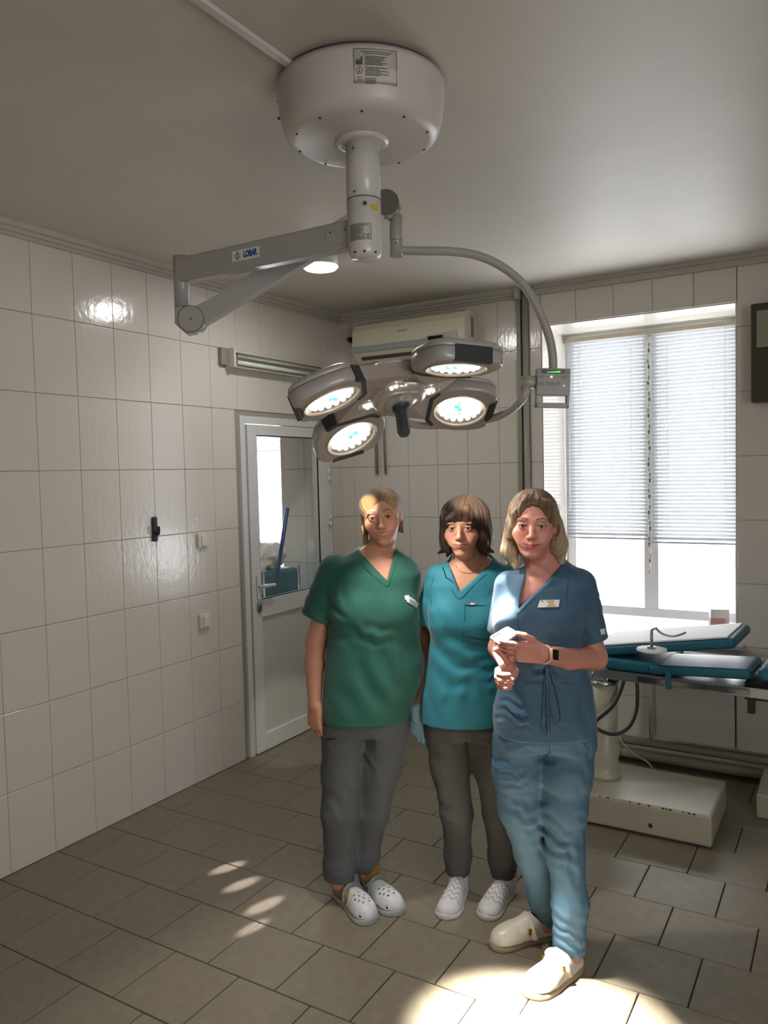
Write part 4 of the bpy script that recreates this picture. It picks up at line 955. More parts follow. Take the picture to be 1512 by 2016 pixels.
def CN(a, b, ra, rb=None, flat=False, fr=ID, sq=None, start=False):
    """tapered capsule; flat cuts it square at b; sq=(axis vector, factor) squashes it across that axis"""
    rb = ra if rb is None else rb; a = fr.w(a); b = fr.w(b); ra *= fr.s; rb *= fr.s; ab = b-a; L_ = np.linalg.norm(ab); u = ab/L_
    def fn(X, Y, Z):
        x, y, z = X-F4(a[0]), Y-F4(a[1]), Z-F4(a[2]); t = x*F4(u[0])+y*F4(u[1])+z*F4(u[2]); tc = np.clip(t, 0, L_) if not flat else np.clip(t, 0, L_+.5)
        dx, dy, dz = x-tc*F4(u[0]), y-tc*F4(u[1]), z-tc*F4(u[2])
        q2 = dx*dx+dy*dy+dz*dz
        if sq is not None:
            v = np.array(sq[0], float); v /= np.linalg.norm(v); pr_ = dx*F4(v[0])+dy*F4(v[1])+dz*F4(v[2]); q2 = q2+pr_*pr_*F4(1/sq[1]**2-1)
        d = np.sqrt(q2)-(ra+(rb-ra)*np.clip(tc/L_, 0, 1))
        if flat: d = smax(d, t-L_, .004)
        if start: d = smax(d, -t, .004)
        return d.astype(F4)
    m = max(ra, rb)*(1.5 if sq is not None and sq[1] > 1 else 1); return fn, np.minimum(a, b)-m, np.maximum(a, b)+m
def LOFT(rows, n=2.3, axis=2, flat0=True, flat1=True, rnd=.008):
    """rows (t, c0, r0, c1, r1) ; axis 2: t=z, c0=x, c1=y ; axis 1: t=y, c0=x, c1=z"""
    R_ = np.array(sorted(rows), float); t0, t1 = R_[0, 0], R_[-1, 0]
    tt = np.linspace(t0, t1, 240); W = [np.interp(tt, R_[:, 0], R_[:, i]) for i in range(1, 5)]
    ker = np.hanning(15); ker /= ker.sum(); W = [np.convolve(np.pad(w, 7, mode='edge'), ker, 'valid') for w in W]
    def fn(X, Y, Z):
        T_ = Z if axis == 2 else Y; A_ = X; B_ = Y if axis == 2 else Z
        g = [np.interp(T_.ravel(), tt, w).reshape(T_.shape).astype(F4) for w in W]
        x = A_-g[0]; y = B_-g[2]; u = np.abs(x)/g[1]; v = np.abs(y)/g[3]; rho = np.maximum((u**n+v**n)**(1/n), 1e-4); rad = np.sqrt(x*x+y*y)
        m_ = np.where(rad > 1e-5, rad/rho, np.minimum(g[1], g[3])); d = (rho-1)*m_
        d = np.maximum(d, (np.minimum(g[1], g[3])*-1)) + 0*T_
        if flat1: d = smax(d, T_-t1, rnd)
        if flat0: d = smax(d, t0-T_, rnd)
        return d.astype(F4)
    m0, m1 = (R_[:, 1]-R_[:, 2]).min(), (R_[:, 1]+R_[:, 2]).max(); n0, n1 = (R_[:, 3]-R_[:, 4]).min(), (R_[:, 3]+R_[:, 4]).max()
    return (fn, np.array([m0, n0, t0]), np.array([m1, n1, t1])) if axis == 2 else (fn, np.array([m0, t0, n0]), np.array([m1, t1, n1]))
def WR(c, r, dirv, wl_, amp, seed=0., warp=1.2, sharp=1.):
    """cloth folds: ridges across dirv with wavelength wl_, fading with distance from c over r"""
    c = np.array(c, float); r = np.array(r if isinstance(r, (tuple, list)) else (r,)*3, float); dv = np.array(dirv, float); dv /= np.linalg.norm(dv)
    o1 = np.cross(dv, [.31, .87, .37]); o1 /= np.linalg.norm(o1); o2 = np.cross(dv, o1); k = 2*PI/wl_
    def fn(X, Y, Z):
        x, y, z = X-F4(c[0]), Y-F4(c[1]), Z-F4(c[2]); g = np.exp(-((x/r[0])**2+(y/r[1])**2+(z/r[2])**2)).astype(F4)
        a = x*dv[0]+y*dv[1]+z*dv[2]; b = x*o1[0]+y*o1[1]+z*o1[2]; e = x*o2[0]+y*o2[1]+z*o2[2]
        ph = k*a+warp*np.sin(.37*k*b+seed)+warp*np.sin(.29*k*e+1.7*seed+1)+.5*warp*np.sin(.8*k*(b+e)+2*seed)
        s_ = np.sin(ph); s2 = 1-np.abs(s_)**.8 if sharp > 1 else .5+.5*s_
        pw = .6+.4*np.sin(.21*k*(a-b)+3*seed)
        return (-amp*g*s2*pw).astype(F4)
    return fn, c-2*r, c+2*r
def rotm(yaw=0, pitch=0, roll=0): return np.array(Matrix.Rotation(math.radians(yaw), 3, 'Z') @ Matrix.Rotation(math.radians(pitch), 3, 'X') @ Matrix.Rotation(math.radians(roll), 3, 'Y'))
def hand_ops(Wp, X, Y, Z, curls, thumb, s=1., k=.007, spread=0.):
    """Wp wrist; X thumb side, Y palm direction, Z towards the fingers"""
    Z = np.array(Z, float); Z /= np.linalg.norm(Z); X = np.array(X, float); X -= Z*X.dot(Z); X /= np.linalg.norm(X)
    Y0 = np.array(Y, float); Yn = np.cross(Z, X); Yn = Yn if Yn.dot(Y0) > 0 else -Yn
    R_ = np.stack([X, Yn, Z], 1); fr = Fr(Wp, R_, s); ops = []; tips = []
    bx = [.029, .010, -.009, -.027]; bz = [.088, .092, .087, .078]; ln = [.070, .078, .072, .056]; rad = [.0088, .0088, .0082, .0074]
    for i in range(4):
        ops.append(('+', CN((bx[i]*.75, 0, .004), (bx[i], 0, bz[i]), .0145, .0118, fr=fr), .012))
    ops.append(('+', E((.004, .004, .048), (.036, .0165, .045), fr), .012)); ops.append(('+', E((.026, .010, .034), (.016, .015, .028), fr), .010)); ops.append(('+', E((-.022, .008, .04), (.013, .014, .034), fr), .010))
    for i in range(4):
        p = np.array([bx[i], 0, bz[i]]); a = 0; sp = (bx[i]*spread/.03)
        cu = curls[i]; r0 = rad[i]
        for j, (fl, c_) in enumerate(zip((.45, .31, .24), cu)):
            a += math.radians(c_); q = p+ln[i]*fl*np.array([math.sin(sp)*.6, math.sin(a), math.cos(a)*math.cos(sp)])
            ops.append(('+', CN(p, q, r0*1.06, r0*.95, fr=fr), .003 if j else .004)); p = q; r0 *= .93
        tips.append(fr.w(p))
    p = np.array([.028, .006, .022]); r0 = .0125
    for (dx, dy, dz), L_ in zip(thumb, (.040, .032, .026)):
        v = np.array([dx, dy, dz], float); v /= np.linalg.norm(v); q = p+v*L_; ops.append(('+', CN(p, q, r0, r0*.86, fr=fr), .005)); p = q; r0 *= .88
    tips.append(fr.w(p)); return ops, tips, fr
def head_ops(fr, smile=.5, full=0., neck=None, wide=1., crown=0.):
    o = []
    A = lambda p, k: o.append(('+', p, k*fr.s)); S = lambda p, k: o.append(('-', p, k*fr.s))
    A(E((0, .018, .036-crown*.5), (.073, .092, .080-crown*.5), fr), 0); A(E((0, -.020, -.004), (.064*wide, .068, .074), fr), .02); A(E((0, -.020, -.055), ((.048+full)*wide, .060, .047), fr), .02)
    A(E((0, -.066, -.097), (.023, .018, .016), fr), .025)
    A(E((0, -.030, -.088), (.033+full, .036, .018), fr), .02)
    for s in (-1, 1):
        A(E((s*.040*wide, -.054, -.030), (.023+full*.4, .022, .021+full*.3), fr), .02); A(E((s*.030, -.080, .021), (.020, .007, .006), fr), .014); A(E((s*.028, -.066, -.055), (.019+full*.3, .014, .018), fr), .02)
        S(E((s*.031, -.0965, .002), (.017, .013, .010), fr), .014)
        A(E((s*.031, -.0740, .0), .0142, fr), .003)
        S(E((s*.031, -.0905, .0004), (.0136, .0110, .0058), fr, (0, s*-.08, 0)), .0008)
        A(CN((s*.019, -.0845, .0085), (s*.043, -.080, .0072), .0020, .0018, fr=fr), .004)
        A(E((s*.0120, -.0915, -.037), (.0072, .0085, .0062), fr), .005)
        A(E((s*.0705*wide, .006, -.010), (.007, .017, .029), fr, (0, s*.12, s*-.35)), .006); S(E((s*.080*wide, -.002, -.004), (.006, .009, .014), fr), .004)
    A(CN((0, -.080, .012), (0, -.100, -.030), .0068, .0098, fr=fr), .010); A(E((0, -.1025, -.0335), (.0098, .0095, .0085), fr), .006)
    for s in (-1, 1): S(E((s*.0060, -.099, -.0435), (.0032, .004, .003), fr), .002)
    A(E((0, -.074, -.062), (.028, .017, .021), fr), .014)
    c = .0045*smile; w = .021+.006*smile
    for s in (-1, 1):
        A(CN((0, -.0915, -.0600), (s*w, -.079, -.0640+c), .0040, .0022, fr=fr), .006); A(CN((0, -.0905, -.0705), (s*w*.85, -.080, -.0668+c), .0048, .0024, fr=fr), .006)
        S(CN((0, -.0985, -.0650), (s*(w+.001), -.084, -.0650+c), .0016, .0012, fr=fr), .002)
    S(E((0, -.089, -.079), (.012, .006, .004), fr), .006)
    if neck is not None:
        a, b, r0, r1 = neck; o.append(('+', CN(a, b, r0, r1), .03)); 
        o.append(('+', E((0, -.006, -.098), (.032+full, .040, .024), fr), .02))
    return o
def skin_color(fr, base, lip, blush, brow, smile=.5, brow_w=1., eyeline=.6, teeth=False):
    base = np.array(srgb(base)); lip = np.array(srgb(lip)); blush = np.array(srgb(blush)); brow = np.array(srgb(brow))
    def f(P):
        q = fr.inv(P); x, y, z = q.T; c = np.repeat(base[None], len(P), 0); ax_ = np.abs(x); fwd = np.clip((-y-.045)/.02, 0, 1)*(np.abs(q[:, 2]) < .14)
        def mixc(c, col, m): return c*(1-m[:, None])+col*m[:, None]
        n = .5+.5*np.sin(P[:, 0]*90+2*np.sin(P[:, 2]*70))*np.sin(P[:, 2]*83+P[:, 1]*60); c = c*(1+.05*(n-.5))[:, None]
        c = mixc(c, blush, .42*np.exp(-(((ax_-.040)/.022)**2+((z+.032)/.020)**2))*fwd); c = mixc(c, blush, .35*np.exp(-((x/.016)**2+((z+.034)/.012)**2))*fwd)
        w = .021+.006*smile; zc = -.0654+.0045*smile*(ax_/w)**1.6; half = .0072*np.sqrt(np.clip(1-(ax_/(w+.003))**2, 0, 1)); m = np.clip((half-np.abs(z-zc))/.0012, 0, 1)*(ax_ < w+.003)*(fwd > .1); c = mixc(c, lip, m*.85)
        line = np.clip(((.0024*np.sqrt(np.clip(1-(ax_/(w*.8))**2, 0, 1)) if teeth else .0010)-np.abs(z-zc))/.0008, 0, 1)*(ax_ < w)*(fwd > .1); c = mixc(c, np.array([.55, .50, .45]) if teeth else np.array([.10, .03, .03]), line*(.9 if not teeth else 1.))
        zb_ = .0225+.0042*np.sin(np.clip((ax_-.010)/.040, 0, 1)*PI*.75)-.005*np.clip((ax_-.036)/.012, 0, 1); m = np.clip((.0032*brow_w*(1-.5*np.clip((ax_-.03)/.018, 0, 1))-np.abs(z-zb_))/.0012, 0, 1)*(ax_ > .013)*(ax_ < .047)*(fwd > .1); c = mixc(c, brow, m*.85)
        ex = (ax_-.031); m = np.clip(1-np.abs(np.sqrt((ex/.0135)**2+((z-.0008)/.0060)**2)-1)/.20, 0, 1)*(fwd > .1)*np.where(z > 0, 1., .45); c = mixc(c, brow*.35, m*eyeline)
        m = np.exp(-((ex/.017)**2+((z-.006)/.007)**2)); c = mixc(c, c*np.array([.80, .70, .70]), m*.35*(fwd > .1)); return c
    return f
def eye(parent, fr, s, iris, look=(0, 0)):
    n, mrg = 24, 14; b = MB(); R_ = .0128*fr.s
    g = bmesh.ops.create_uvsphere(b.bm, u_segments=24, v_segments=20, radius=R_)
    rot = Matrix(fr.R.tolist()) @ Euler((math.radians(90+look[1]), 0, math.radians(look[0]))).to_matrix()
    lay = b.bm.verts.layers.float_color.new('Col'); ic = srgb(iris)
    for v in b.bm.verts:
        a = math.acos(max(-1, min(1, v.co.z/R_))); col = (.46, .42, .39, 1)
        if a < .52: col = ic+(1,)
        if a < .24: col = (.005, .005, .005, 1)
        if .46 < a < .56: col = (ic[0]*.3, ic[1]*.3, ic[2]*.3, 1)
        v[lay] = col; v.co = rot @ v.co + Vector(fr.w((s*.031, -.0728, 0)))
    for f in b.bm.faces: f.smooth = True
    return b.build('eye', 'eye', parent, recalc=False)
def hair_material():
    m = MATS['hair']; nt = m.node_tree; p = nt.nodes['Principled BSDF']; a = nt.nodes.new('ShaderNodeAttribute'); a.attribute_name = 'flow'
    mp = nt.nodes.new('ShaderNodeMapping'); mp.inputs['Scale'].default_value = (1, 1, 1); n = nt.nodes.new('ShaderNodeTexNoise'); n.inputs['Scale'].default_value = 1.0; n.inputs['Detail'].default_value = 5; n.inputs['Roughness'].default_value = .65
    nt.links.new(a.outputs['Vector'], n.inputs['Vector'])
    mr = nt.nodes.new('ShaderNodeMapRange'); mr.inputs['From Min'].default_value = .3; mr.inputs['From Max'].default_value = .7; mr.inputs['To Min'].default_value = .55; mr.inputs['To Max'].default_value = 1.45; nt.links.new(n.outputs['Fac'], mr.inputs['Value'])
    col = [q for q in nt.nodes if q.type == 'VERTEX_COLOR'][0]; mx = nt.nodes.new('ShaderNodeVectorMath'); mx.operation = 'SCALE'; nt.links.new(col.outputs['Color'], mx.inputs[0]); nt.links.new(mr.outputs[0], mx.inputs['Scale']); nt.links.new(mx.outputs[0], p.inputs['Base Color'])
    b = nt.nodes.new('ShaderNodeBump'); b.inputs['Strength'].default_value = .8; b.inputs['Distance'].default_value = .006; nt.links.new(n.outputs['Fac'], b.inputs['Height']); nt.links.new(b.outputs[0], p.inputs['Normal'])
hair_material()
# ---- shoes, modelled heel at origin, toe along +y
def shoe_rows(L_, w, hts):
    ys = [0, .012, .035, .08, .13, .18, .22, .245, .262, .27]; ws = [.012, .026, .034, .036, .038, .047, .048, .040, .024, .008]; f = L_/.27
    return [(y*f, 0.0, w_*w/.048, 0.0, h_) for y, w_, h_ in zip(ys, ws, hts)]
def shoe(kind, parent, M_, name, left=False):
    fx = .008 if left else -.008
    def bend(ops): return ops
    rows = lambda hts, w=.050, L_=.272: [(t, fx*math.sin(min(t/.27, 1)*PI), a, 0., h_) for t, _, a, _, h_ in shoe_rows(L_, w, hts)]
    F_ = Field((-.075, -.02, -.004), (.075, .30, .14), .0022)
    zcut = lambda z0: ('-', ((lambda X, Y, Z: (Z-z0)+0*X+0*Y), np.array((-.1, -.1, -.1)), np.array((.1, .35, .2))), .003)
    top = []
    if kind == 'clog':
        H_ = [.050, .060, .064, .072, .080, .080, .070, .060, .048, .030]
        F_.apply([('+', LOFT(rows(H_, .053), 2.5, 1), 0), ('-', E((0, .035, .095), (.037, .085, .062)), .004), ('-', E((fx*.5, .06, .04), (.033, .055, .05)), .004), zcut(.022)])
        for i, (x, y) in enumerate([(-.022, .165), (0, .160), (.022, .165), (-.030, .185), (-.011, .182), (.011, .182), (.030, .185), (-.022, .202), (0, .200), (.022, .202), (-.013, .219), (.013, .219)]):
            x += fx; F_.apply([('-', CN((x, y, .03), (x*1.15, y+.012, .12), .0042), .0008)])
        for sx in (-1, 1): F_.apply([('-', CN((sx*.02+fx, .235, .030), (sx*.07+fx, .262, .030), .0050), .0008)])
        F_.apply([('-', LOFT([(t, c, max(a-.006, .004), 0, max(h_-.007, .005)) for t, c, a, _, h_ in rows(H_, .053)], 2.5, 1), .001)])
        o = make_mesh(name, [F_.surface()], 'clog_white', parent, mtx=M_)
        G = Field((-.075, -.02, -.004), (.075, .30, .04), .0022); G.apply([('+', LOFT(rows([.026]*10, .056, .278), 3, 1), 0), ('&', ((lambda X, Y, Z: -(Z-.0006)+0*X+0*Y), np.zeros(3), np.zeros(3)), .002)])
        make_mesh('sole', [G.surface()], 'sole_gray', o, mtx=M_)
        b = MB(); fx2 = fx*.6
        b.tube([(.040+fx2, .128, .030), (.036+fx2, .120, .062), (.020+fx2, .118, .082), (fx2, .118, .086), (-.020+fx2, .118, .082), (-.036+fx2, .120, .062), (-.040+fx2, .128, .030)], .011, None, 10, 5, flat=(0, .3, 1)); o2 = b.build('collar_band', 'clog_strap', o); o2.data.transform(M_)
        b = MB(); b.tube([(.043+fx2, .10, .045), (.042, .05, .058), (.028, .004, .066), (0, -.010, .068), (-.028, .004, .066), (-.042, .05, .058), (-.043+fx2, .10, .045)], .010, None, 10, 5, flat=(1, 0, 0)); o2 = b.build('heel_strap', 'clog_strap', o); o2.data.transform(M_)
        return o
    if kind == 'sneaker':
        H_ = [.060, .078, .084, .088, .078, .062, .052, .046, .038, .022]
        F_.apply([('+', LOFT(rows(H_, .049), 2.4, 1), 0), ('+', CN((0, .055, .06), (0, .048, .098), .040, .038, True), .02), ('-', E((0, .052, .115), (.030, .045, .045)), .003), zcut(.016)])
        F_.apply([('w', WR((0, .12, .06), (.05, .09, .05), (0, 1, .4), .028, .0025, .4), 0)])
        wht = np.array(srgb('cfccce')); gry = np.array(srgb('a9a6ab'))
        def colr(P):
            x, y, z = P.T; ph = (y+.010*np.abs(((x*60) % 2)-1)*2)/.026; m = (np.sin(ph*2*PI) > .45)*(y > .09)*(y < .215)*(z > .03); return np.where(m[:, None], gry, wht)
        mm = MATS.get('knit_col') or mat('knit_col', 'cccccc', .85, attr='Col', bump=.3, bscale=150)
        o = make_mesh(name, [F_.surface()], mm, parent, color=colr, mtx=M_)
        G = Field((-.075, -.02, -.004), (.075, .30, .04), .0022); G.apply([('+', LOFT(rows([.022]*10, .052, .276), 3, 1), 0), ('&', ((lambda X, Y, Z: -(Z-.0006)+0*X+0*Y), np.zeros(3), np.zeros(3)), .002)])
        make_mesh('sole', [G.surface()], 'knit_white', o, mtx=M_); return o
    if kind == 'boston':
        H_ = [.040, .052, .056, .068, .084, .078, .068, .058, .046, .026]
        F_.apply([('+', LOFT(rows(H_, .054), 2.3, 1), 0), ('+', E((0, .115, .05), (.042, .05, .050)), .02), ('-', E((0, .030, .095), (.040, .078, .062)), .004), ('-', LOFT([(t, c, max(a-.005, .004), 0, max(h_-.006, .005)) for t, c, a, _, h_ in rows(H_, .054)][1:4], 2.3, 1), .004), zcut(.020)])
        o = make_mesh(name, [F_.surface()], 'leather_cream', parent, mtx=M_)
        G = Field((-.075, -.02, -.004), (.075, .30, .04), .0022); G.apply([('+', LOFT(rows([.024]*10, .056, .280), 3, 1), 0), ('&', ((lambda X, Y, Z: -(Z-.0006)+0*X+0*Y), np.zeros(3), np.zeros(3)), .002)])
        make_mesh('sole', [G.surface()], 'cork', o, mtx=M_)
        b = MB(); b.tube([(.050, .120, .028), (.044, .128, .060), (.024, .130, .083), (0, .130, .092), (-.024, .130, .083), (-.044, .128, .060), (-.050, .120, .028)], .014, None, 10, 5, flat=(0, .4, 1)); o2 = b.build('strap', 'leather_cream', o); o2.data.transform(M_)
        sx = 1 if left else -1
        for sx in (-1, 1):
            b = MB(); b.box((sx*.043-.004, .116, .046), (sx*.043+.006, .142, .068), None, .002); o3 = b.build('buckle', 'gold', o2); o3.data.transform(M_)
        return o
class Person:
    def __init__(s, opx, name_label, height_note=None):
        s.O = hit(opx[0], opx[1], 2, 0); s.root = empty('person', s.O, math.radians(YAW), name_label, 'person', 'women in scrubs'); s.body = []; s.fine = []
    def U(s, px, py, dy=0.):
        v = ray(px, py); P0 = s.O+FH*dy; t = ((P0-CO)@FH)/(v@FH); P = CO+v*t; return np.array([(P-s.O)@RH, dy, P[2]])
    def sc(s, dy=0.): return np.linalg.norm(s.U(701, 1300, dy)-s.U(700, 1300, dy))
    def rows(s, R_, inset=0., zoff=0.):
        out = []
        for py, xl, xr, b, yc in R_:
            a, c = s.U(xl, py, yc), s.U(xr, py, yc); out.append(((a[2]+c[2])/2+zoff, (a[0]+c[0])/2, max((c[0]-a[0])/2-inset, .01), yc, max(b-inset, .01)))
        return out
    def spt(s, F_, px, py, off=.003, dy=-.12):
        y = dy
        for _ in range(5):
            p = s.U(px, py, y); f = F_.front(p[0], p[2])
            if f is None: break
            y = f
        p = s.U(px, py, y-off); return p
    def patch(s, F_, quad, name, m, off=.004, th=.002, n=6, parent=None, **k):
        b = MB(); fr_, bk = [], []
        for i in range(n+1):
            for j in range(n+1):
                u, v = i/n, j/n; q = [(1-u)*(1-v)*np.array(quad[0])+u*(1-v)*np.array(quad[1])+u*v*np.array(quad[2])+(1-u)*v*np.array(quad[3])][0]
                fr_.append(b.bm.verts.new(s.spt(F_, q[0], q[1], off))); bk.append(b.bm.verts.new(s.spt(F_, q[0], q[1], off-th)))
        N = n+1
        for i in range(n):
            for j in range(n):
                a = i*N+j; b.bm.faces.new([fr_[x] for x in (a, a+1, a+N+1, a+N)]); b.bm.faces.new([bk[x] for x in (a, a+N, a+N+1, a+1)])
        edge = [i*N for i in range(N)]+[n*N+j for j in range(1, N)]+[i*N+n for i in range(n-1, -1, -1)]+[j for j in range(n-1, 0, -1)]
        for a, c in zip(edge, edge[1:]+edge[:1]): b.bm.faces.new((fr_[a], fr_[c], bk[c], bk[a]))
        return b.build(name, m, parent or s.root, **k)
    def shoe_m(s, heel, toe, L_=.272, floor=None):
        h = hit(heel[0], heel[1], 2, 0); t = hit(toe[0], toe[1], 2, 0); d = t-h; ln = np.linalg.norm(d); d /= ln
        mid = (h+t)/2; h2 = mid-d*L_/2
        print('shoe', heel, 'measured', round(ln, 3))
        loc = np.array([(h2-s.O)@RH, (h2-s.O)@FH, 0]); dl = np.array([d@RH, d@FH]); a = math.atan2(dl[1], dl[0])-PI/2
        return Matrix.Translation(loc) @ Matrix.Rotation(a, 4, 'Z')
    def leg(s, pts, k=.03, flat=True):
        ops = []
        for i in range(len(pts)-1): ops.append(('+', CN(pts[i][0], pts[i+1][0], pts[i][1], pts[i+1][1], flat and i == len(pts)-2), k))
        return ops
    def tubes(s, name, chains, r, m, parent=None, **k):
        b = MB()
        for c in chains: b.tube(c, r, None, 6, 4)
        return b.build(name, m, parent or s.root, **k)
def vneck(p, l, apex, r, yb, neck_c, neck_r, depth=.5):
    """subtract a V opening given by local points l, apex, r; open to the front until y = yb, plus the collar hole"""
    l, apex, r = [np.array(q) for q in (l, apex, r)]
    def half(a, b, sgn):
        d = np.array([b[0]-a[0], b[2]-a[2]]); d /= np.linalg.norm(d); nrm_ = np.array([-d[1], d[0]])*sgn; return lambda X, Z: (X-a[0])*nrm_[0]+(Z-a[2])*nrm_[1]
    hl = half(apex, l, 1); hr = half(apex, r, -1)
    def fn(X, Y, Z):
        v = np.maximum(hl(X, Z), hr(X, Z)); v = np.maximum(v+0*Y, (Y-yb)+0*X+0*Z); v = np.maximum(v, Z-max(l[2], r[2])-.10); return v.astype(F4)
    lo = np.array([l[0]-.06, -.4, apex[2]-.01]); hi = np.array([r[0]+.06, yb, max(l[2], r[2])+.1])
    return [('-', (fn, lo, hi), .003), ('-', CN(neck_c[0], neck_c[1], neck_r, neck_r*1.0, sq=((0, 1, 0), 1.15)), .004)]
# ================================================================ THE THREE WOMEN
def finish_body(p, fr, color, wrist_boxes, lo, hi, headbox, extra_head=(), h=.0055):
    B = Field(lo, hi, h); B.apply(p.body); coarse = B.surface()
    boxes = [headbox]+[b for b in wrist_boxes]
    meshes = [drop(coarse, [(np.array(a)+.002, np.array(b)-.002) for a, b in boxes])]
    for i, (a, b) in enumerate(boxes):
        F_ = Field(a, b, .0017 if i == 0 else .0020); F_.apply(p.body); meshes.append(F_.surface())
        if i == 0: HF = F_
    p.BF = B
    return make_mesh('body', meshes, 'skin', p.root, color=color), HF
def hair_mesh(p, fr, ops, flow, color, lo, hi, h=.0026, name='hair'):
    F_ = Field(lo, hi, h); F_.apply(ops); return make_mesh(name, [F_.surface()], 'hair', p.root, color=color, flow=flow), F_
def strand_disp(fr, fn_angle, amp, c=(0, 0, 0), r=.4):
    def fn(X, Y, Z):
        x, y, z = fr.q(X, Y, Z); return (amp*fn_angle(x, y, z)).astype(F4)
    w = fr.w((0, 0, 0)); return ('w', (fn, w-.3, w+.3), 0)
# ---------------------------------------------------------------- woman in green
p = Person((706, 1768), 'woman in dark green scrub top with grey trousers and white clogs, fair hair tied back'); U = p.U
s0 = p.sc()
eyem = U(748.5, 1019, -.10)
fr = Fr((0, 0, 0), rotm(yaw=-3, roll=-7, pitch=3), 1.0); fr.T = eyem - fr.R@np.array([0, -.088, 0])
rT = [(1072, 712, 770, .060, .02), (1088, 690, 790, .075, .01), (1105, 655, 812, .092, .0), (1130, 642, 826, .108, -.005), (1170, 642, 822, .122, -.01), (1210, 650, 826, .132, -.012), (1250, 645, 824, .130, -.010), (1300, 641, 834, .120, -.02), (1350, 637, 826, .138, -.01), (1385, 635, 812, .145, -.012), (1412, 634, 803, .148, -.012)]
hd, tips, hfr = hand_ops(U(620, 1388, -.025), (.75, -.6, 0), (.55, .8, 0), (-.02, -.02, -1), [(22, 28, 20), (26, 32, 20), (30, 36, 24), (34, 38, 24)], [(.35, .5, .9), (-.1, .4, 1), (-.2, .3, 1)], .98)
Mf = p.shoe_m((668, 1762), (726, 1816)); Mr = p.shoe_m((722, 1748), (781, 1797))
an1 = np.array(Mf @ Vector((0, .065, .10))); an2 = np.array(Mr @ Vector((0, .065, .10)))
print('ankles', an1, an2, U(668, 1745), U(722, 1735))
bodyrows = [r for r in p.rows(rT, .016)]
p.body = [('+', LOFT(bodyrows, 2.3), 0),
    ('+', CN(U(660, 1136, .0), U(622, 1262, .01), .046, .042), .03), ('+', CN(U(622, 1262, .01), U(619, 1310, .0), .042, .0385), .012), ('+', CN(U(619, 1310, .0), U(620, 1390, -.025), .0385, .025), .015),
    ('+', CN(U(798, 1140, .02), U(818, 1225, .18), .042, .034), .03), ('+', CN(U(818, 1225, .18), U(850, 1265, .24), .034, .028), .01)]
p.body += hd
pel = [(1395, 637, 802, .110, 0), (1420, 633, 804, .114, 0), (1440, 640, 796, .105, 0)]
legA = [(U(674, 1435, -.0), .086), (U(673, 1520, -.01), .078), (U(669, 1600, -.02), .071), (np.array([U(669, 1700)[0], an1[1]*.6, U(669, 1700)[2]]), .062), (np.array([U(668, 1745)[0], an1[1], .090]), .060)]
legB = [(U(761, 1435, .0), .088), (U(751, 1510, .01), .076), (U(735, 1600, .02), .060), (np.array([U(722, 1690)[0], an2[1]*.7+.01, U(722, 1690)[2]]), .048), (np.array([U(717, 1735)[0]+.005, an2[1]+.01, .098]), .046)]
for L_, sh_m in ((legA, Mf), (legB, Mr)):
    pts = [(q, r-.022) for q, r in L_]; p.body += p.leg(pts, .02, False)
    p.body += [('+', CN(pts[-1][0]+np.array([0, 0, .0]), np.array(sh_m @ Vector((0, .055, .05))), .036, .036), .02), ('+', CN(np.array(sh_m @ Vector((0, .055, .048))), np.array(sh_m @ Vector((0, .17, .036))), .034, .028), .02)]
p.body += head_ops(fr, smile=1.4, full=.003, neck=(U(745, 1110, .025), fr.w((0, .018, -.060)), .056, .050), wide=1.06, crown=.014)
lo = np.array([-.36, -.26, .02]); hi = np.array([.42, .30, fr.T[2]+.16])
hb_ = (fr.T+np.array([-.12, -.14, -.17]), fr.T+np.array([.12, .15, .15])); wb1 = (tips[2]*0+np.minimum(U(592, 1470, -.12), U(592, 1470, 0)), np.array([U(650, 1400)[0], .10, U(620, 1396)[2]]))
wb1 = (np.array([U(588, 1430)[0], -.14, U(620, 1478)[2]]), np.array([U(652, 1430)[0], .10, U(620, 1396)[2]]))
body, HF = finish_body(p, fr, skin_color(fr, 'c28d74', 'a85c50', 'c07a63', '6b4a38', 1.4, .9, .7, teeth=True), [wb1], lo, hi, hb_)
for s in (-1, 1): eye(p.root, fr, s, '3a2e22', (3*s*0, 0))
# top
tops = [('+', LOFT(p.rows(rT), 2.4), 0), ('+', E(U(703, 1205, -.078), (.075, .062, .066)), .05), ('+', E(U(778, 1205, -.078), (.070, .062, .066)), .05),
    ('+', CN(U(659, 1124, .0), U(623, 1216, .0), .066, .064, True, sq=((0, 1, 0), 1.05)), .022), ('-', CN(U(628, 1206, .0), U(616, 1231, .0), .052, .058, sq=((0, 1, 0), 1.05)), .003),
    ('+', CN(U(798, 1130, .01), U(812, 1188, .13), .058, .048, True), .03),
    ('w', WR(U(668, 1190, -.06), (.05, .12, .10), (.8, 0, .55), .060, .016, 1.0), 0), ('w', WR(U(740, 1330, -.1), (.22, .12, .14), (1, 0, .25), .10, .016, .5), 0), ('w', WR(U(720, 1250, -.12), (.16, .10, .05), (.45, 0, 1), .065, .010, 2.2), 0),
    ('w', WR(U(620, 1170, .0), (.06, .10, .08), (.5, 0, .9), .05, .006, 3.1), 0), ('w', WR(U(810, 1280, -.05), (.06, .12, .12), (.9, 0, .5), .06, .010, 4.1), 0)]
vl, va, vr = U(703, 1082, -.06), U(762, 1144, -.12), U(777, 1086, -.06)
tops += vneck(p, vl, va, vr, .03, (U(741, 1105, .035), U(746, 1060, .0)), .071)
T1 = Field((-.38, -.26, U(720, 1440)[2]), (.42, .28, U(740, 1060)[2]), .0042); T1.apply(tops)
top = make_mesh('scrub_top', [T1.surface()], 'top_green', p.root)
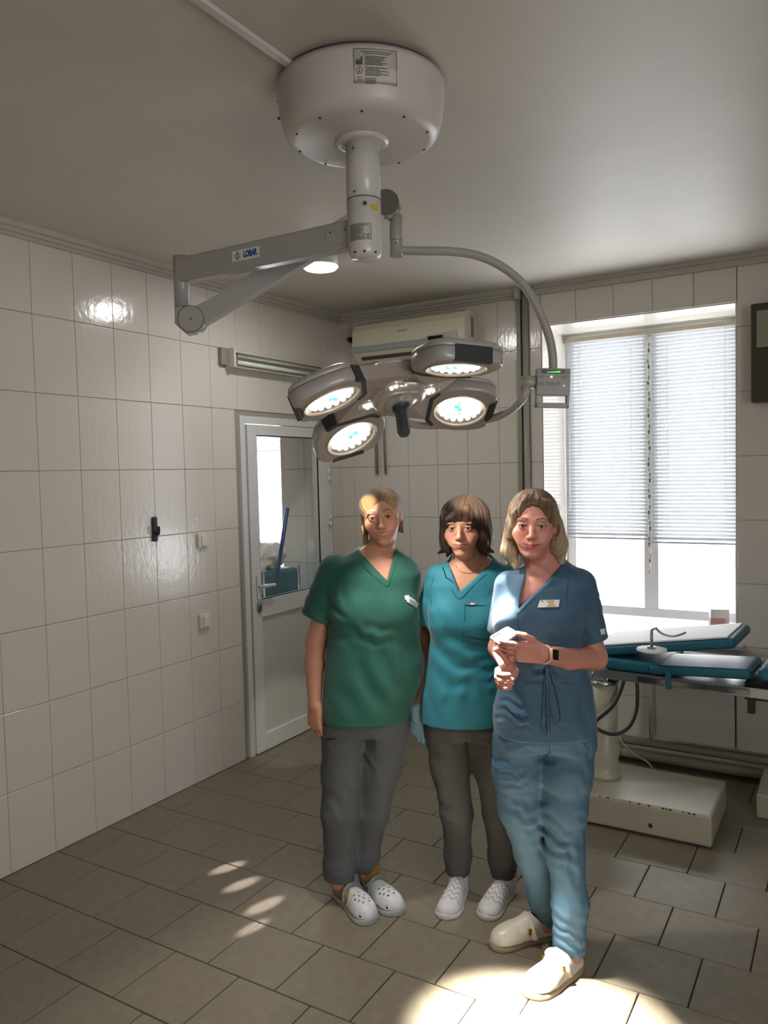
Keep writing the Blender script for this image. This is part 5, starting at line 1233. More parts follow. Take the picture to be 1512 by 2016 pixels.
def vband(p, F_, pts, w, m, parent, name='neckline_band'):
    b = MB(); b.tube([p.spt(F_, x, y, .0005) for x, y in pts], w, None, 8, 5, flat=(0, 1, 0)); return b.build(name, m, parent)
vband(p, T1, [(697, 1092), (714, 1112), (735, 1134), (761, 1154), (769, 1140), (777, 1115), (784, 1096)], .0022, 'top_green_seam', top, 'neckline_seam')
p.patch(T1, [(796, 1173), (805, 1171), (807, 1179), (798, 1181)], 'badge_clip', 'sticker_white', .004, .003, 2)
bd = p.patch(T1, [(804, 1173), (831, 1190), (827, 1200), (800, 1184)], 'name_badge', 'sticker_white', .006, .003, 4)
for t0, t1, a in ((.14, .55, .30), (.62, .9, .3), (.15, .85, .52), (.2, .8, .72)):
    q = lambda u, v: (804+27*u-4*v, 1173+17*u+11*v)
    p.patch(T1, [q(t0, a), q(t1, a), q(t1, a+.10), q(t0, a+.10)], 'badge_print', 'ink', .0068, .0006, 3, bd)
vband(p, T1, [(662, 1108), (664, 1135), (666, 1165), (658, 1205)], .0018, 'top_green_seam', top, 'armhole_seam')
p.patch(T1, [(598, 1196), (606, 1199), (604, 1207), (597, 1203)], 'sleeve_tag', 'dark', .003, .002, 1)
# trousers
tr = [('+', LOFT(p.rows(pel), 2.2), 0)]+p.leg(legA, .03)+p.leg(legB, .03)
tr += [('w', WR((.0, -.05, .42), (.25, .15, .14), (.35, 0, 1), .075, .006, 1.), 0), ('w', WR(U(712, 1480, -.06), (.08, .1, .12), (1, 0, .4), .05, .008, 2.), 0), ('w', WR((-.02, -.05, .16), (.2, .15, .07), (0, .2, 1), .045, .0025, 3.), 0)]
P1 = Field((-.24, -.28, .05), (.26, .24, U(720, 1395)[2]), .0045); P1.apply(tr); pants = make_mesh('trousers', [P1.surface()], 'pants_gray', p.root)
p.patch(P1, [(640, 1455), (661, 1453), (661, 1456), (640, 1458)], 'pocket_seam', 'dark', .002, .002, 3, pants)
p.patch(P1, [(645, 1462), (655, 1461), (655, 1468), (645, 1468)], 'pocket_tag', 'seam_gray', .002, .002, 1, pants)
for sm, an in ((Mf, an1), (Mr, an2)):
    S_ = Field(np.array(sm @ Vector((0, .05, .08)))-.13, np.array(sm @ Vector((0, .05, .08)))+.13, .004)
    S_.apply([('+', CN(np.array(sm @ Vector((0, .055, .13))), np.array(sm @ Vector((0, .052, .05))), .042, .040), 0), ('+', CN(np.array(sm @ Vector((0, .05, .046))), np.array(sm @ Vector((0, .13, .040))), .038, .036), .02)]); make_mesh('sock', [S_.surface()], 'sock_mustard', p.root)
shoe('clog', p.root, Mf, 'clog'); shoe('clog', p.root, Mr, 'clog', True)
# hair: parted and drawn back, loose loop below the ear
def hair_cut(fr, ops):
    return ops
hops = [('+', E((0, .020, .030), (.0870, .100, .0800), fr), 0), ('+', E((0, .040, -.02), (.080, .078, .085), fr), .02),
    ('-', E((.008, -.122, -.055), (.0610, .104, .134), fr, (0, .08, 0)), .006), ('-', E((0, -.075, -.10), (.11, .100, .060), fr), .006),
    ('+', CN((-.076, .010, -.045), (-.080, .010, -.105), .014, .010, fr=fr), .012), ('+', CN((.070, .020, -.020), (.070, .024, -.080), .013, .006, fr=fr), .015), ('+', CN((-.060, .03, -.105), (-.02, .06, -.115), .016, .016, fr=fr), .01),
    ('-', E((-.092, -.004, -.014), (.014, .016, .022), fr), .004)]
def ang1(x, y, z): a = np.arctan2(z+.03, x+.02); return np.sin(34*a+3*np.sin(y*25))*.5+np.sin(61*a+2*np.sin(y*31+1))*.35+.4*np.sin(17*a)
hops.append(strand_disp(fr, ang1, .0011))
def flow1(P):
    q = fr.inv(P); a = np.arctan2(q[:, 2]+.03, q[:, 0]+.02); return np.stack([np.cos(a)*45, np.sin(a)*45, q[:, 1]*12], 1)
def hcol(fr, root, tip, fz, hi_=None):
    root = np.array(srgb(root)); tip = np.array(srgb(tip))
    def f(P):
        q = fr.inv(P); t = np.clip(fz(q[:, 0], q[:, 1], q[:, 2]), 0, 1)[:, None]; return root*(1-t)+tip*t
    return f
hair_mesh(p, fr, hops, flow1, hcol(fr, '6e5138', 'ad8a5e', lambda x, y, z: .6+.4*np.sin(x*60+y*20)-(z < -.05)*.5-(y > .03)*.3), fr.T-np.array([.12, .15, .17]), fr.T+np.array([.12, .16, .15]))
# ---------------------------------------------------------------- woman in teal
p = Person((937, 1766), 'dark-haired woman in teal scrub top and grey trousers, standing in the middle'); U = p.U
eyem = U(904.5, 1041, -.11)
fr = Fr((0, 0, 0), rotm(yaw=-17, roll=-1, pitch=1), 1.0); fr.T = eyem - fr.R@np.array([0, -.088, 0])
rT = [(1085, 893, 958, .058, .03), (1104, 882, 978, .072, .02), (1122, 852, 1004, .088, .01), (1145, 842, 1014, .104, .0), (1185, 842, 1012, .118, -.01), (1220, 845, 1002, .130, -.015), (1260, 848, 995, .122, -.012), (1300, 840, 996, .122, -.01), (1350, 832, 1002, .130, -.01), (1395, 828, 1006, .136, -.01), (1416, 828, 1008, .136, -.01)]
hd, tips, hfr = hand_ops(U(821, 1400, .03), (.8, -.5, 0), (.5, .85, 0), (.10, -.03, -1), [(14, 18, 14), (12, 18, 12), (16, 20, 14), (22, 24, 16)], [(.5, .3, .9), (.1, .2, 1), (-.1, .15, 1)], 1.0, spread=.05)
Mf = p.shoe_m((903, 1753), (880, 1798)); Mr = p.shoe_m((1002, 1757), (962, 1803))
an1 = np.array(Mf @ Vector((0, .055, .10))); an2 = np.array(Mr @ Vector((0, .055, .10)))
p.body = [('+', LOFT(p.rows(rT, .015), 2.3), 0),
    ('+', CN(U(862, 1142, .02), U(839, 1285, .10), .042, .036), .03), ('+', CN(U(839, 1285, .10), U(821, 1398, .03), .036, .023), .012),
    ('+', CN(U(1008, 1140, .02), U(1022, 1262, .07), .044, .036), .03), ('+', CN(U(1022, 1262, .07), U(1010, 1340, .10), .036, .025), .012)]
glove = list(hd)
pel = [(1395, 838, 998, .108, 0), (1425, 836, 1002, .112, 0), (1445, 842, 998, .100, 0)]
legA = [(U(878, 1440), .084), (U(886, 1505), .076), (U(899, 1600, -.02), .061), (np.array([U(903, 1690)[0], an1[1]*.8, U(903, 1690)[2]]), .053), (np.array([U(904, 1745)[0], an1[1]+.005, .082]), .050)]
legB = [(U(962, 1440), .084), (U(970, 1505), .074), (U(982, 1600, -.02), .061), (np.array([U(990, 1690)[0], an2[1]*.8, U(990, 1690)[2]]), .054), (np.array([U(993, 1748)[0], an2[1]+.005, .082]), .051)]
for L_, sh_m in ((legA, Mf), (legB, Mr)):
    p.body += p.leg([(q, r-.020) for q, r in L_], .02, False)
    p.body += [('+', CN(np.array(sh_m @ Vector((0, .055, .10))), np.array(sh_m @ Vector((0, .055, .05))), .030, .030), .02), ('+', CN(np.array(sh_m @ Vector((0, .055, .045))), np.array(sh_m @ Vector((0, .17, .036))), .030, .024), .02)]
p.body += head_ops(fr, smile=.7, full=.002, neck=(U(922, 1128, .03), fr.w((0, .020, -.060)), .058, .050), wide=1.04)
lo = np.array([-.30, -.24, .02]); hi = np.array([.30, .26, fr.T[2]+.15]); hb_ = (fr.T+np.array([-.12, -.14, -.175]), fr.T+np.array([.13, .14, .14]))
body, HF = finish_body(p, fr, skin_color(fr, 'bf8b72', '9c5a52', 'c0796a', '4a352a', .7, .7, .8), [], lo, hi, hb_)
for s in (-1, 1): eye(p.root, fr, s, '35403e', (8, 0))
G = Field(U(790, 1490, -.1)*np.array([1, 0, 1])+np.array([0, -.14, -.02]), np.array([U(860, 1430)[0], .10, U(821, 1385)[2]]), .0022)
G.apply([(o_, f_, k_) for o_, f_, k_ in glove]+[('+', CN(U(821, 1394, .03), U(821, 1412, .03), .027, .024), .006), ('w', (lambda X, Y, Z: F4(-.0018)+0*X+0*Y+0*Z, np.array((-9., -9, -9)), np.array((9., 9, 9))), 0), ('w', WR(U(821, 1425), (.06, .06, .05), (.3, 0, 1), .018, .0022, 1.), 0)])
make_mesh('glove', [G.surface()], 'glove', p.root, label='pale blue rubber glove')
tops = [('+', LOFT(p.rows(rT), 2.4), 0), ('+', E(U(882, 1215, -.075), (.062, .058, .060)), .05), ('+', E(U(958, 1215, -.075), (.062, .058, .060)), .05),
    ('+', CN(U(864, 1136, .0), U(840, 1226, .03), .053, .048, True), .022), ('-', CN(U(841, 1222, .03), U(836, 1240, .035), .041, .045), .003),
    ('+', CN(U(1000, 1140, .0), U(1016, 1228, .04), .056, .052, True), .022),
    ('w', WR(U(862, 1190, -.04), (.05, .1, .08), (.7, 0, .7), .05, .010, 1.4), 0), ('w', WR(U(910, 1290, -.12), (.20, .12, .13), (.55, 0, 1), .085, .014, .9), 0), ('w', WR(U(900, 1370, -.1), (.22, .12, .06), (.9, 0, .5), .09, .012, 2.9), 0), ('w', WR(U(980, 1310, -.05), (.07, .12, .12), (.3, 0, 1), .05, .010, 5.), 0), ('w', WR(U(975, 1180, -.05), (.06, .12, .05), (-.2, 0, 1), .045, .007, 6.), 0)]
tops += vneck(p, U(884, 1109, -.05), U(905, 1167, -.12), U(969, 1108, -.05), .03, (U(926, 1128, .04), U(924, 1080, .0)), .066)
T2 = Field((-.32, -.25, U(920, 1440)[2]), (.32, .25, U(920, 1080)[2]), .0042); T2.apply(tops)
top = make_mesh('scrub_top', [T2.surface()], 'top_teal', p.root)
vband(p, T2, [(872, 1117), (879, 1138), (889, 1160), (904, 1179), (926, 1159), (951, 1136), (974, 1118)], .0022, 'top_teal_seam', top, 'neckline_seam')
vband(p, T2, [(858, 1128), (850, 1150), (848, 1175), (850, 1195)], .0018, 'top_teal_seam', top, 'armhole_seam')
pk = p.patch(T2, [(915, 1187), (980, 1189), (980, 1262), (911, 1250)], 'chest_pocket', 'top_teal', .0035, .003, 10, top)
p.tubes('pocket_stitching', [[p.spt(T2, x, y, .004) for x, y in ((915, 1187), (914, 1220), (910, 1249), (918, 1257), (930, 1262), (955, 1264), (980, 1264))], [p.spt(T2, x, y, .0045) for x, y in ((915, 1191), (948, 1192), (980, 1193))]], .0014, 'top_teal_seam', pk)
tg = p.patch(T2, [(922.5, 1185), (939, 1186), (938, 1192), (922, 1191)], 'pocket_tag', 'seam_gray', .0065, .002, 3, top)
p.patch(T2, [(926, 1187), (934, 1187.5), (934, 1190), (926, 1189.5)], 'tag_print', 'sticker_white', .0072, .0006, 2, tg)
tr = [('+', LOFT(p.rows(pel), 2.2), 0)]+p.leg(legA, .028)+p.leg(legB, .028)
tr += [('w', WR((.0, -.05, .42), (.25, .15, .14), (.35, 0, 1), .07, .006, 1.6), 0), ('w', WR(U(925, 1450, -.06), (.1, .1, .08), (.6, 0, .8), .05, .008, 2.), 0), ('w', WR((-.02, -.05, .14), (.2, .15, .06), (0, .2, 1), .045, .003, 3.3), 0)]
P2 = Field((-.24, -.24, .04), (.26, .24, U(920, 1395)[2]), .0045); P2.apply(tr); pants = make_mesh('trousers', [P2.surface()], 'pants_dark', p.root)
p.tubes('ankle_cord', [[np.array([U(1013, 1700)[0], an2[1], .14]), np.array([U(1017, 1720)[0], an2[1]-.01, .10]), np.array([U(1018, 1735)[0], an2[1]-.015, .075])]], .0018, 'dark', pants)
shoe('sneaker', p.root, Mf, 'slip_on_shoe'); shoe('sneaker', p.root, Mr, 'slip_on_shoe', True)
hops = [('+', E((.004, .020, .030), (.099, .110, .093), fr), 0), ('+', E((-.070, .010, -.040), (.031, .062, .064), fr), .02), ('+', E((.076, .012, -.036), (.037, .066, .068), fr), .02), ('+', E((0, .06, -.04), (.085, .06, .075), fr), .02),
    ('-', E((0, -.125, -.058), (.0620, .085, .096), fr), .006), ('-', E((-.002, -.080, -.115), (.055, .110, .055), fr), .01),
    ('+', CN((-.075, -.002, -.085), (-.108, .0, -.104), .015, .004, fr=fr), .010), ('+', CN((.080, -.005, -.085), (.114, -.005, -.100), .018, .005, fr=fr), .010), ('+', CN((.06, .03, -.09), (.082, .03, -.118), .016, .005, fr=fr), .010), ('+', CN((-.06, .03, -.09), (-.078, .03, -.118), .016, .005, fr=fr), .010),
    ('+', CN((.02, -.075, .070), (-.045, -.086, .036), .018, .009, fr=fr), .015), ('+', CN((.02, -.075, .070), (.050, -.080, .040), .018, .009, fr=fr), .015)]
def ang2(x, y, z): a = np.arctan2(y-.01, x-.01); w = 3*np.sin(z*22+1); return np.sin(26*a+w)*.5+np.sin(47*a+1.6*w)*.35+.35*np.sin(13*a+w)
hops.append(strand_disp(fr, ang2, .0022))
def flowr(fr, cx=.01, cy=.01, k=34):
    def f(P):
        q = fr.inv(P); a = np.arctan2(q[:, 1]-cy, q[:, 0]-cx); return np.stack([np.cos(a)*k, np.sin(a)*k, q[:, 2]*9], 1)
    return f
hair_mesh(p, fr, hops, flowr(fr), hcol(fr, '38271e', '5f4432', lambda x, y, z: (z > .03)*.5+.3*np.sin(x*70)), fr.T-np.array([.135, .15, .15]), fr.T+np.array([.135, .16, .15]))  # lighter crown: lamp light on the hair put into its colour
def fly(p, fr, n, R_, seed, name='loose_strands', cols='hair_fly'):
    r = random.Random(seed); b = MB()
    for i in range(n):
        a = r.uniform(-2.6, 2.6)+PI/2; e = r.uniform(.15, 1.0); pts = []
        for k in range(5):
            t = e-k*.13; rr_ = 1.0+.03*r.random()+.015*k*(i % 2)
            pts.append(fr.w((R_[0]*rr_*math.cos(a+k*.03)*math.cos(t), .02+R_[1]*rr_*math.sin(a+k*.03)*math.cos(t), .03+R_[2]*rr_*math.sin(t))))
        b.tube(pts, .0006, None, 3, 3)
    return b.build(name, cols, p.root, kind='stuff')
mat('hair_fly', '4a3426', .45); mat('hair_fly_fair', '9c8160', .45)
fly(p, fr, 36, (.094, .108, .092), 4)
for s in (1,): p.tubes('earring', [[fr.w((s*.076, -.004, -.036)), fr.w((s*.079, -.008, -.048))]], .0022, 'gold')
ch = [U(896, 1112, -.03), U(900, 1122, -.085), U(915, 1131, -.10), U(935, 1130, -.10), U(948, 1118, -.075), U(952, 1108, -.03)]
ch = [p.spt(p.BF, x, y, .0012) for x, y in ((897, 1112), (903, 1122), (915, 1128), (930, 1128), (943, 1119), (949, 1108))]
p.tubes('necklace', [ch], .0010, 'gold')
# ---------------------------------------------------------------- woman in blue
p = Person((1085, 1885), 'fair-haired woman in slate blue scrub suit holding a phone'); U = p.U
eyem = U(1047.5, 1036.5, -.11)
fr = Fr((0, 0, 0), rotm(yaw=-13, roll=2, pitch=2), .985); fr.T = eyem - fr.R@np.array([0, -.087, 0])
rT = [(1092, 1045, 1103, .058, .03), (1110, 1034, 1122, .070, .02), (1130, 1004, 1150, .088, .01), (1155, 988, 1163, .102, .0), (1195, 980, 1160, .114, -.01), (1235, 972, 1142, .124, -.015), (1270, 976, 1138, .116, -.012), (1310, 984, 1150, .108, -.005), (1345, 984, 1162, .112, -.005), (1385, 974, 1168, .124, -.005), (1415, 971, 1171, .130, -.005), (1440, 974, 1174, .132, -.005)]
WL, WRi = U(1068, 1288, -.235), U(1006, 1322, -.175)
hdL, tipsL, hL = hand_ops(WL, (.10, -.35, .93), (.25, .9, .35), (-1, -.22, .18), [(2, 4, 3), (12, 20, 14), (16, 26, 18), (22, 34, 20)], [(.55, -.1, .75), (.35, .0, .9), (.1, .1, 1)], .94)
hdR, tipsR, hR = hand_ops(WRi, (-.25, -.35, .80), (.9, .15, .15), (-.42, -.55, -.05), [(28, 60, 40), (40, 68, 40), (46, 70, 44), (50, 72, 44)], [(.9, -.1, .55), (.75, -.2, .7), (.6, -.2, .8)], .94)
Mb = p.shoe_m((1082, 1842), (984, 1862)); Mt = p.shoe_m((1142, 1898), (1036, 1962))
anb = np.array(Mb @ Vector((0, .055, .10))); ant = np.array(Mt @ Vector((0, .055, .10)))
p.body = [('+', LOFT(p.rows(rT, .014), 2.3), 0),
    ('+', CN(U(1136, 1158, .01), U(1172, 1296, .0), .043, .040), .03), ('+', CN(U(1172, 1296, .0), U(1120, 1296, -.10), .041, .037), .012), ('+', CN(U(1120, 1296, -.10), WL, .037, .026), .012),
    ('+', CN(U(1008, 1158, .02), U(982, 1275, .03), .040, .036), .03), ('+', CN(U(982, 1275, .03), WRi, .035, .025), .012)]
p.body += hdL+hdR
pel = [(1425, 976, 1170, .110, .0), (1445, 974, 1171, .112, .0), (1465, 978, 1168, .100, .0)]
legA = [(U(1019, 1465, .01), .084), (U(1017, 1520, .01), .080), (U(1022, 1590, .02), .070), (U(1047, 1680, anb[1]*.5), .058), (np.array([U(1070, 1760, anb[1])[0], anb[1]+.01, U(1070, 1760, anb[1])[2]]), .054), (np.array([U(1080, 1830, anb[1])[0], anb[1]+.015, .058]), .052)]
legB = [(U(1122, 1465, .0), .088), (U(1115, 1525, -.02), .082), (U(1112, 1590, -.03), .071), (U(1113, 1680, ant[1]*.6), .062), (np.array([U(1124, 1780, ant[1])[0], ant[1]+.005, U(1124, 1780, ant[1])[2]]), .056), (np.array([U(1121, 1880, ant[1])[0], ant[1]+.01, .070]), .055)]
for L_, sh_m in ((legA, Mb), (legB, Mt)):
    p.body += p.leg([(q, r-.022) for q, r in L_], .02, False)
    p.body += [('+', CN(np.array(sh_m @ Vector((0, .055, .10))), np.array(sh_m @ Vector((0, .055, .05))), .030, .032), .02), ('+', CN(np.array(sh_m @ Vector((0, .055, .045))), np.array(sh_m @ Vector((0, .17, .036))), .032, .026), .02)]
p.body += head_ops(fr, smile=1.1, full=.004, neck=(U(1068, 1130, .035), fr.w((0, .020, -.060)), .056, .049), wide=1.06)
lo = np.array([-.30, -.36, .02]); hi = np.array([.30, .24, fr.T[2]+.15]); hb_ = (fr.T+np.array([-.12, -.14, -.175]), fr.T+np.array([.12, .14, .14]))
hbx = (np.array([U(940, 1300, -.2)[0], -.37, U(1000, 1372, -.2)[2]]), np.array([U(1062, 1300, -.2)[0], -.135, U(1000, 1215, -.2)[2]]))
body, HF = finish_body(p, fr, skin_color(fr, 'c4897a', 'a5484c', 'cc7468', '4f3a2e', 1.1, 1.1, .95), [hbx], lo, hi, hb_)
for s in (-1, 1): eye(p.root, fr, s, '28312c', (6, 0))
tops = [('+', LOFT(p.rows(rT), 2.4), 0), ('+', E(U(1012, 1222, -.075), (.062, .060, .058)), .05), ('+', E(U(1092, 1222, -.072), (.062, .058, .058)), .05),
    ('+', CN(U(1140, 1152, .0), U(1166, 1260, .0), .058, .054, True, sq=((0, 1, 0), 1.1)), .022), ('-', CN(U(1165, 1256, .0), U(1169, 1275, .0), .046, .050), .003),
    ('+', CN(U(1002, 1152, .01), U(984, 1246, .02), .050, .046, True), .022),
    ('w', WR(U(1150, 1200, -.02), (.06, .12, .09), (.6, 0, .8), .035, .008, 1.2), 0), ('w', WR(U(1070, 1310, -.1), (.16, .12, .07), (.25, 0, 1), .04, .015, .7), 0), ('w', WR(U(1010, 1403, -.1), (.13, .12, .040), (.22, 0, 1), .030, .017, 2.4), 0), ('w', WR(U(1120, 1390, -.1), (.1, .12, .09), (1, 0, .4), .07, .010, 3.9), 0), ('w', WR(U(1100, 1255, -.08), (.08, .1, .05), (.7, 0, 1), .04, .006, 5.2), 0)]
tops += vneck(p, U(1037, 1124, -.05), U(1020.5, 1201, -.12), U(1113, 1108, -.05), .03, (U(1075, 1132, .04), U(1074, 1085, .0)), .062)
tops += [('-', CN(U(1163, 1405, -.07), U(1160, 1475, -.09), .002, .014), .003)]
T3 = Field((-.30, -.26, U(1080, 1462)[2]), (.30, .22, U(1080, 1085)[2]), .0040); T3.apply(tops)
top = make_mesh('scrub_top', [T3.surface()], 'top_blue', p.root)
vband(p, T3, [(1014, 1184), (1017, 1208), (1046, 1181), (1081, 1150), (1115, 1122)], .0022, 'top_blue_seam', top, 'neckline_seam')
vband(p, T3, [(1018, 1206), (1019, 1222), (1023, 1240)], .0022, 'top_blue_seam', top, 'front_seam')
p.patch(T3, [(1064, 1181), (1103, 1180), (1101, 1196), (1057, 1197)], 'name_badge', 'dark', .004, .002, 4)
bd = p.patch(T3, [(1063, 1181.5), (1102, 1180.5), (1100, 1195), (1058, 1196)], 'name_badge', 'sticker_white', .006, .002, 4)
for k, (a, c_) in enumerate(((.34, .75), (.44, .72), (.5, .78), (.42, .9))):
    v = .10+.22*k; q = lambda u, v: (1063+39*u-5*v, 1181.5-u+14.5*v)
    p.patch(T3, [q(a, v), q(c_, v), q(c_, v+.13), q(a, v+.13)], 'badge_print', 'badge_gold', .0068, .0006, 3, bd)
p.patch(T3, [q(.08, .1), q(.17, .1), q(.17, .2), q(.08, .2)], 'badge_print', 'ink', .0068, .0006, 2, bd)
vband(p, T3, [(1130, 1124), (1118, 1150), (1116, 1190), (1128, 1235)], .0018, 'top_blue_seam', top, 'armhole_seam')
p.patch(T3, [(1181, 1239), (1191, 1237), (1192, 1248), (1184, 1250)], 'sleeve_tag', 'sticker_white', .003, .002, 2)
dz = [p.spt(T3, x, y, .006) for x, y in ((1076, 1312), (1072, 1350), (1070, 1400), (1066, 1430), (1070, 1442), (1078, 1448), (1084, 1435), (1083, 1400), (1080, 1350), (1077, 1315))]
dz2 = [p.spt(T3, x, y, .009) for x, y in ((1078, 1315), (1084, 1350), (1086, 1390), (1092, 1418), (1102, 1422), (1105, 1405), (1096, 1360), (1082, 1316))]
dz3 = [p.spt(T3, x, y, .011) for x, y in ((1077, 1315), (1077, 1360), (1079, 1400), (1080, 1436))]; dz3 += [U(1081, 1465, -.135), U(1082, 1482, -.13)]
b = MB()
for c in (dz, dz2, dz3): b.tube(c, .0028, None, 6, 5, flat=(0, 1, 0))
b.sphere(U(1082, 1484, -.13), (.006, .004, .010), None, 8, 6); b.build('drawstring', 'top_blue', p.root)
vband(p, T3, [(985, 1337), (1010, 1342), (1040, 1346), (1075, 1345), (1120, 1346), (1160, 1343)], .004, 'top_blue_seam', top, 'waist_seam')
tr = [('+', LOFT(p.rows(pel), 2.2), 0)]+p.leg(legA, .03)+p.leg(legB, .03)
zk = U(1090, 1650)[2]
tr += [('w', WR(U(1110, 1640, -.06), (.09, .12, .11), (.45, 0, 1), .045, .011, 1.), 0), ('w', WR(U(1030, 1620, -.03), (.09, .12, .14), (.30, 0, 1), .050, .010, 2.4), 0), ('w', WR(U(1010, 1510, -.05), (.12, .12, .10), (-.25, 0, 1), .035, .008, 3.), 0), ('w', WR(U(1125, 1530, -.05), (.10, .12, .12), (.5, 0, 1), .06, .007, 4.), 0),
    ('w', WR((U(1121, 1850, ant[1])[0], ant[1], .16), (.09, .10, .11), (.3, 0, 1), .040, .011, 5.), 0), ('w', WR((U(1080, 1800, anb[1])[0], anb[1], .13), (.09, .10, .08), (.2, 0, 1), .045, .008, 6.), 0), ('w', WR(U(1118, 1730, -.1), (.05, .1, .16), (1, 0, .4), .045, .008, 7.), 0)]
P3 = Field((-.28, -.30, .03), (.26, .24, U(1080, 1415)[2]), .0042); P3.apply(tr); pants = make_mesh('trousers', [P3.surface()], 'pants_blue', p.root)
p.tubes('pocket_seam', [[p.spt(P3, x, y, .001) for x, y in ((1139, 1448), (1148, 1463), (1158, 1478))]], .002, 'top_blue_seam', pants)
shoe('boston', p.root, Mb, 'clog', True); shoe('boston', p.root, Mt, 'clog')
# hair
hops = [('+', E((0, .020, .034), (.086, .104, .087), fr), 0), ('+', E((0, .050, -.05), (.080, .060, .080), fr), .03),
    ('+', CN((-.070, -.010, .0), (-.078, -.006, -.095), .026, .027, fr=fr), .02), ('+', CN((-.078, -.006, -.095), (-.055, -.020, -.150), .026, .010, fr=fr), .02), ('+', CN((-.080, .01, -.08), (-.082, .02, -.142), .022, .010, fr=fr), .015),
    ('+', CN((.074, .016, .0), (.086, .020, -.075), .028, .030, fr=fr), .02), ('+', CN((.086, .020, -.075), (.100, .016, -.138), .027, .010, fr=fr), .02), ('+', CN((.085, .03, -.07), (.070, .045, -.145), .024, .012, fr=fr), .015),
    ('-', E((-.006, -.122, -.046), (.0645, .108, .134), fr, (0, .12, 0)), .005), ('-', E((0, -.080, -.135), (.050, .105, .085), fr), .008), ('-', E((.0775, -.012, -.012), (.014, .020, .030), fr), .004),
    ('+', CN((-.02, -.060, .095), (.050, -.060, .075), .010, .009, fr=fr), .02), ('+', CN((.050, -.060, .075), (.078, -.030, .01), .011, .012, fr=fr), .02), ('+', CN((-.02, -.062, .092), (-.062, -.058, .04), .009, .009, fr=fr), .010), ('+', CN((-.062, -.058, .04), (-.074, -.040, -.04), .010, .014, fr=fr), .010)]
def ang3(x, y, z): a = np.arctan2(y-.02, x+.0); w = 2.6*np.sin(z*26+.6); return np.sin(24*a+w)*.55+np.sin(43*a+1.5*w)*.4+.4*np.sin(11*a+w)
hops.append(strand_disp(fr, ang3, .0022))
hair_mesh(p, fr, hops, flowr(fr, 0, .02, 34), hcol(fr, '6d543c', 'b09b7c', lambda x, y, z: .25+(.02-z)*7+.25*np.sin(x*80+z*20)), fr.T-np.array([.145, .16, .19]), fr.T+np.array([.145, .16, .14]))
fly(p, fr, 40, (.088, .106, .089), 8, cols='hair_fly_fair')
b = MB(); ec = Vector(fr.w((.0790, -.006, -.047)))
b.tube([ec+Vector((.0, math.cos(a)*.006, math.sin(a)*.009)) for a in np.linspace(0, 2*PI, 12)], .0016, None, 6, 2); b.build('earring', 'gold', p.root)
# watch on the left wrist
wu = (WL-U(1120, 1296, -.10)); wu /= np.linalg.norm(wu); wc = WL-wu*.012
wn = np.array([.15, -.96, .25]); wn -= wu*wn.dot(wu); wn /= np.linalg.norm(wn); wt = np.cross(wu, wn)
b = MB(); ring_ = [Vector(wc+(wn*math.cos(a)+wt*math.sin(a))*.0305) for a in np.linspace(0, 2*PI, 25)]
W4 = Matrix.Translation(Vector(wc)) @ Matrix((tuple(wt)+(0,), tuple(-wu)+(0,), tuple(wn)+(0,), (0, 0, 0, 1))).transposed()
n = 28; RR_ = [[b.bm.verts.new(W4 @ Vector((r*math.sin(2*PI*k/n), y, r*math.cos(2*PI*k/n)))) for k in range(n)] for r, y in ((.0285, -.011), (.0310, -.011), (.0315, 0), (.0310, .011), (.0285, .011))]
for A, B in zip(RR_, RR_[1:]):
    for k in range(n): b.bm.faces.new((A[k], A[(k+1) % n], B[(k+1) % n], B[k])).smooth = True
band = b.build('watch_band', 'watch_rose', p.root, label='rose wristwatch band')
part(lambda b: b.prism(rrect(.0185, .0215, .006), .0285, .0395, None, .002, W4), 'watch_case', 'watch_rose', band)
part(lambda b: b.prism(rrect(.0165, .0195, .005), .0395, .0402, None, 0, W4), 'watch_face', 'black_gloss', band)
rg = Vector(tipsR[3]*.0+hR.w((-.012, .012, .082)))
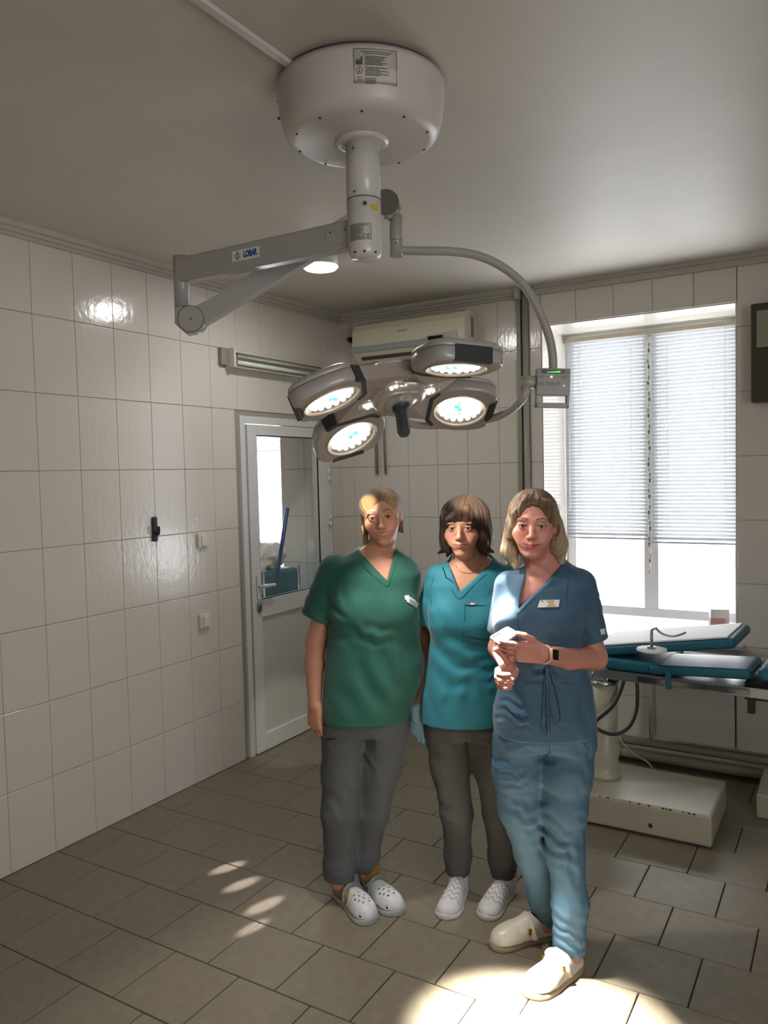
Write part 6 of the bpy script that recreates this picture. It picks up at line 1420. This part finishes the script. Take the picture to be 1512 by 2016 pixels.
p.tubes('ring', [[rg+Vector((math.cos(a)*.010, 0, math.sin(a)*.010)) for a in np.linspace(0, 2*PI, 10)]], .0012, 'gold')
# phone in her hands (a thing of its own)
PH = p.O; pc = U(993, 1252, -.198); wpc = p.O+RH*pc[0]+FH*pc[1]+np.array([0, 0, pc[2]])
ph = empty('phone', wpc, math.radians(YAW), 'pinkish smartphone held between the hands of the woman in blue', 'phone')
px_ = Vector((.85, .10, .48)).normalized(); pz_ = px_.cross(Vector((.06, .99, .04))).normalized(); py_ = pz_.cross(px_); PM = Matrix((tuple(px_)+(0,), tuple(py_)+(0,), tuple(pz_)+(0,), (0, 0, 0, 1))).transposed() @ Matrix.Rotation(PI, 4, 'Y')
part(lambda b: b.prism(rrect(.0355, .073, .008), -.004, .004, None, .0015, PM), 'phone_body', 'phone_pink', ph)
part(lambda b: b.prism(rrect(.0335, .071, .007), .0040, .0046, None, 0, PM), 'screen', 'black_gloss', ph)
part(lambda b: b.prism(rrect(.014, .014, .005), -.0065, -.004, None, 0, PM @ Matrix.Translation((.015, .050, 0))), 'camera_bump', 'dark', ph)
# laundry heap on the hamper
LF = Field((-.30, -.32, -.32), (.36, .30, .26), .007)
lops = [('+', E((.0, .0, .02), (.20, .17, .10)), 0), ('+', E((-.05, -.04, .09), (.12, .12, .07)), .03), ('+', CN((.12, -.12, .02), (.20, -.20, -.16), .06, .03), .03), ('+', CN((.02, -.15, .0), (.05, -.215, -.20), .05, .03), .03), ('+', E((.12, .02, .06), (.11, .10, .06)), .03)]
lops += [('w', WR((0, 0, .05), (.5, .5, .5), (.6, .3, 1), .07, .018, 1., 1.5), 0), ('w', WR((0, 0, .05), (.5, .5, .5), (1, .5, -.4), .09, .014, 3., 1.5), 0)]
LF.apply(lops)
lt = empty('laundry_heap', (hx, hy, 1.125), 0, 'crumpled white laundry heaped on the teal hamper', 'laundry')
make_mesh('cloth', [LF.surface()], 'laundry', lt)
for c in list(COL.objects):
    if c.get('label') is None and c.get('category') is None and c.parent is None and c.type == 'MESH' and not c.get('kind'): print('untagged', c.name)
bpy.context.view_layer.update()
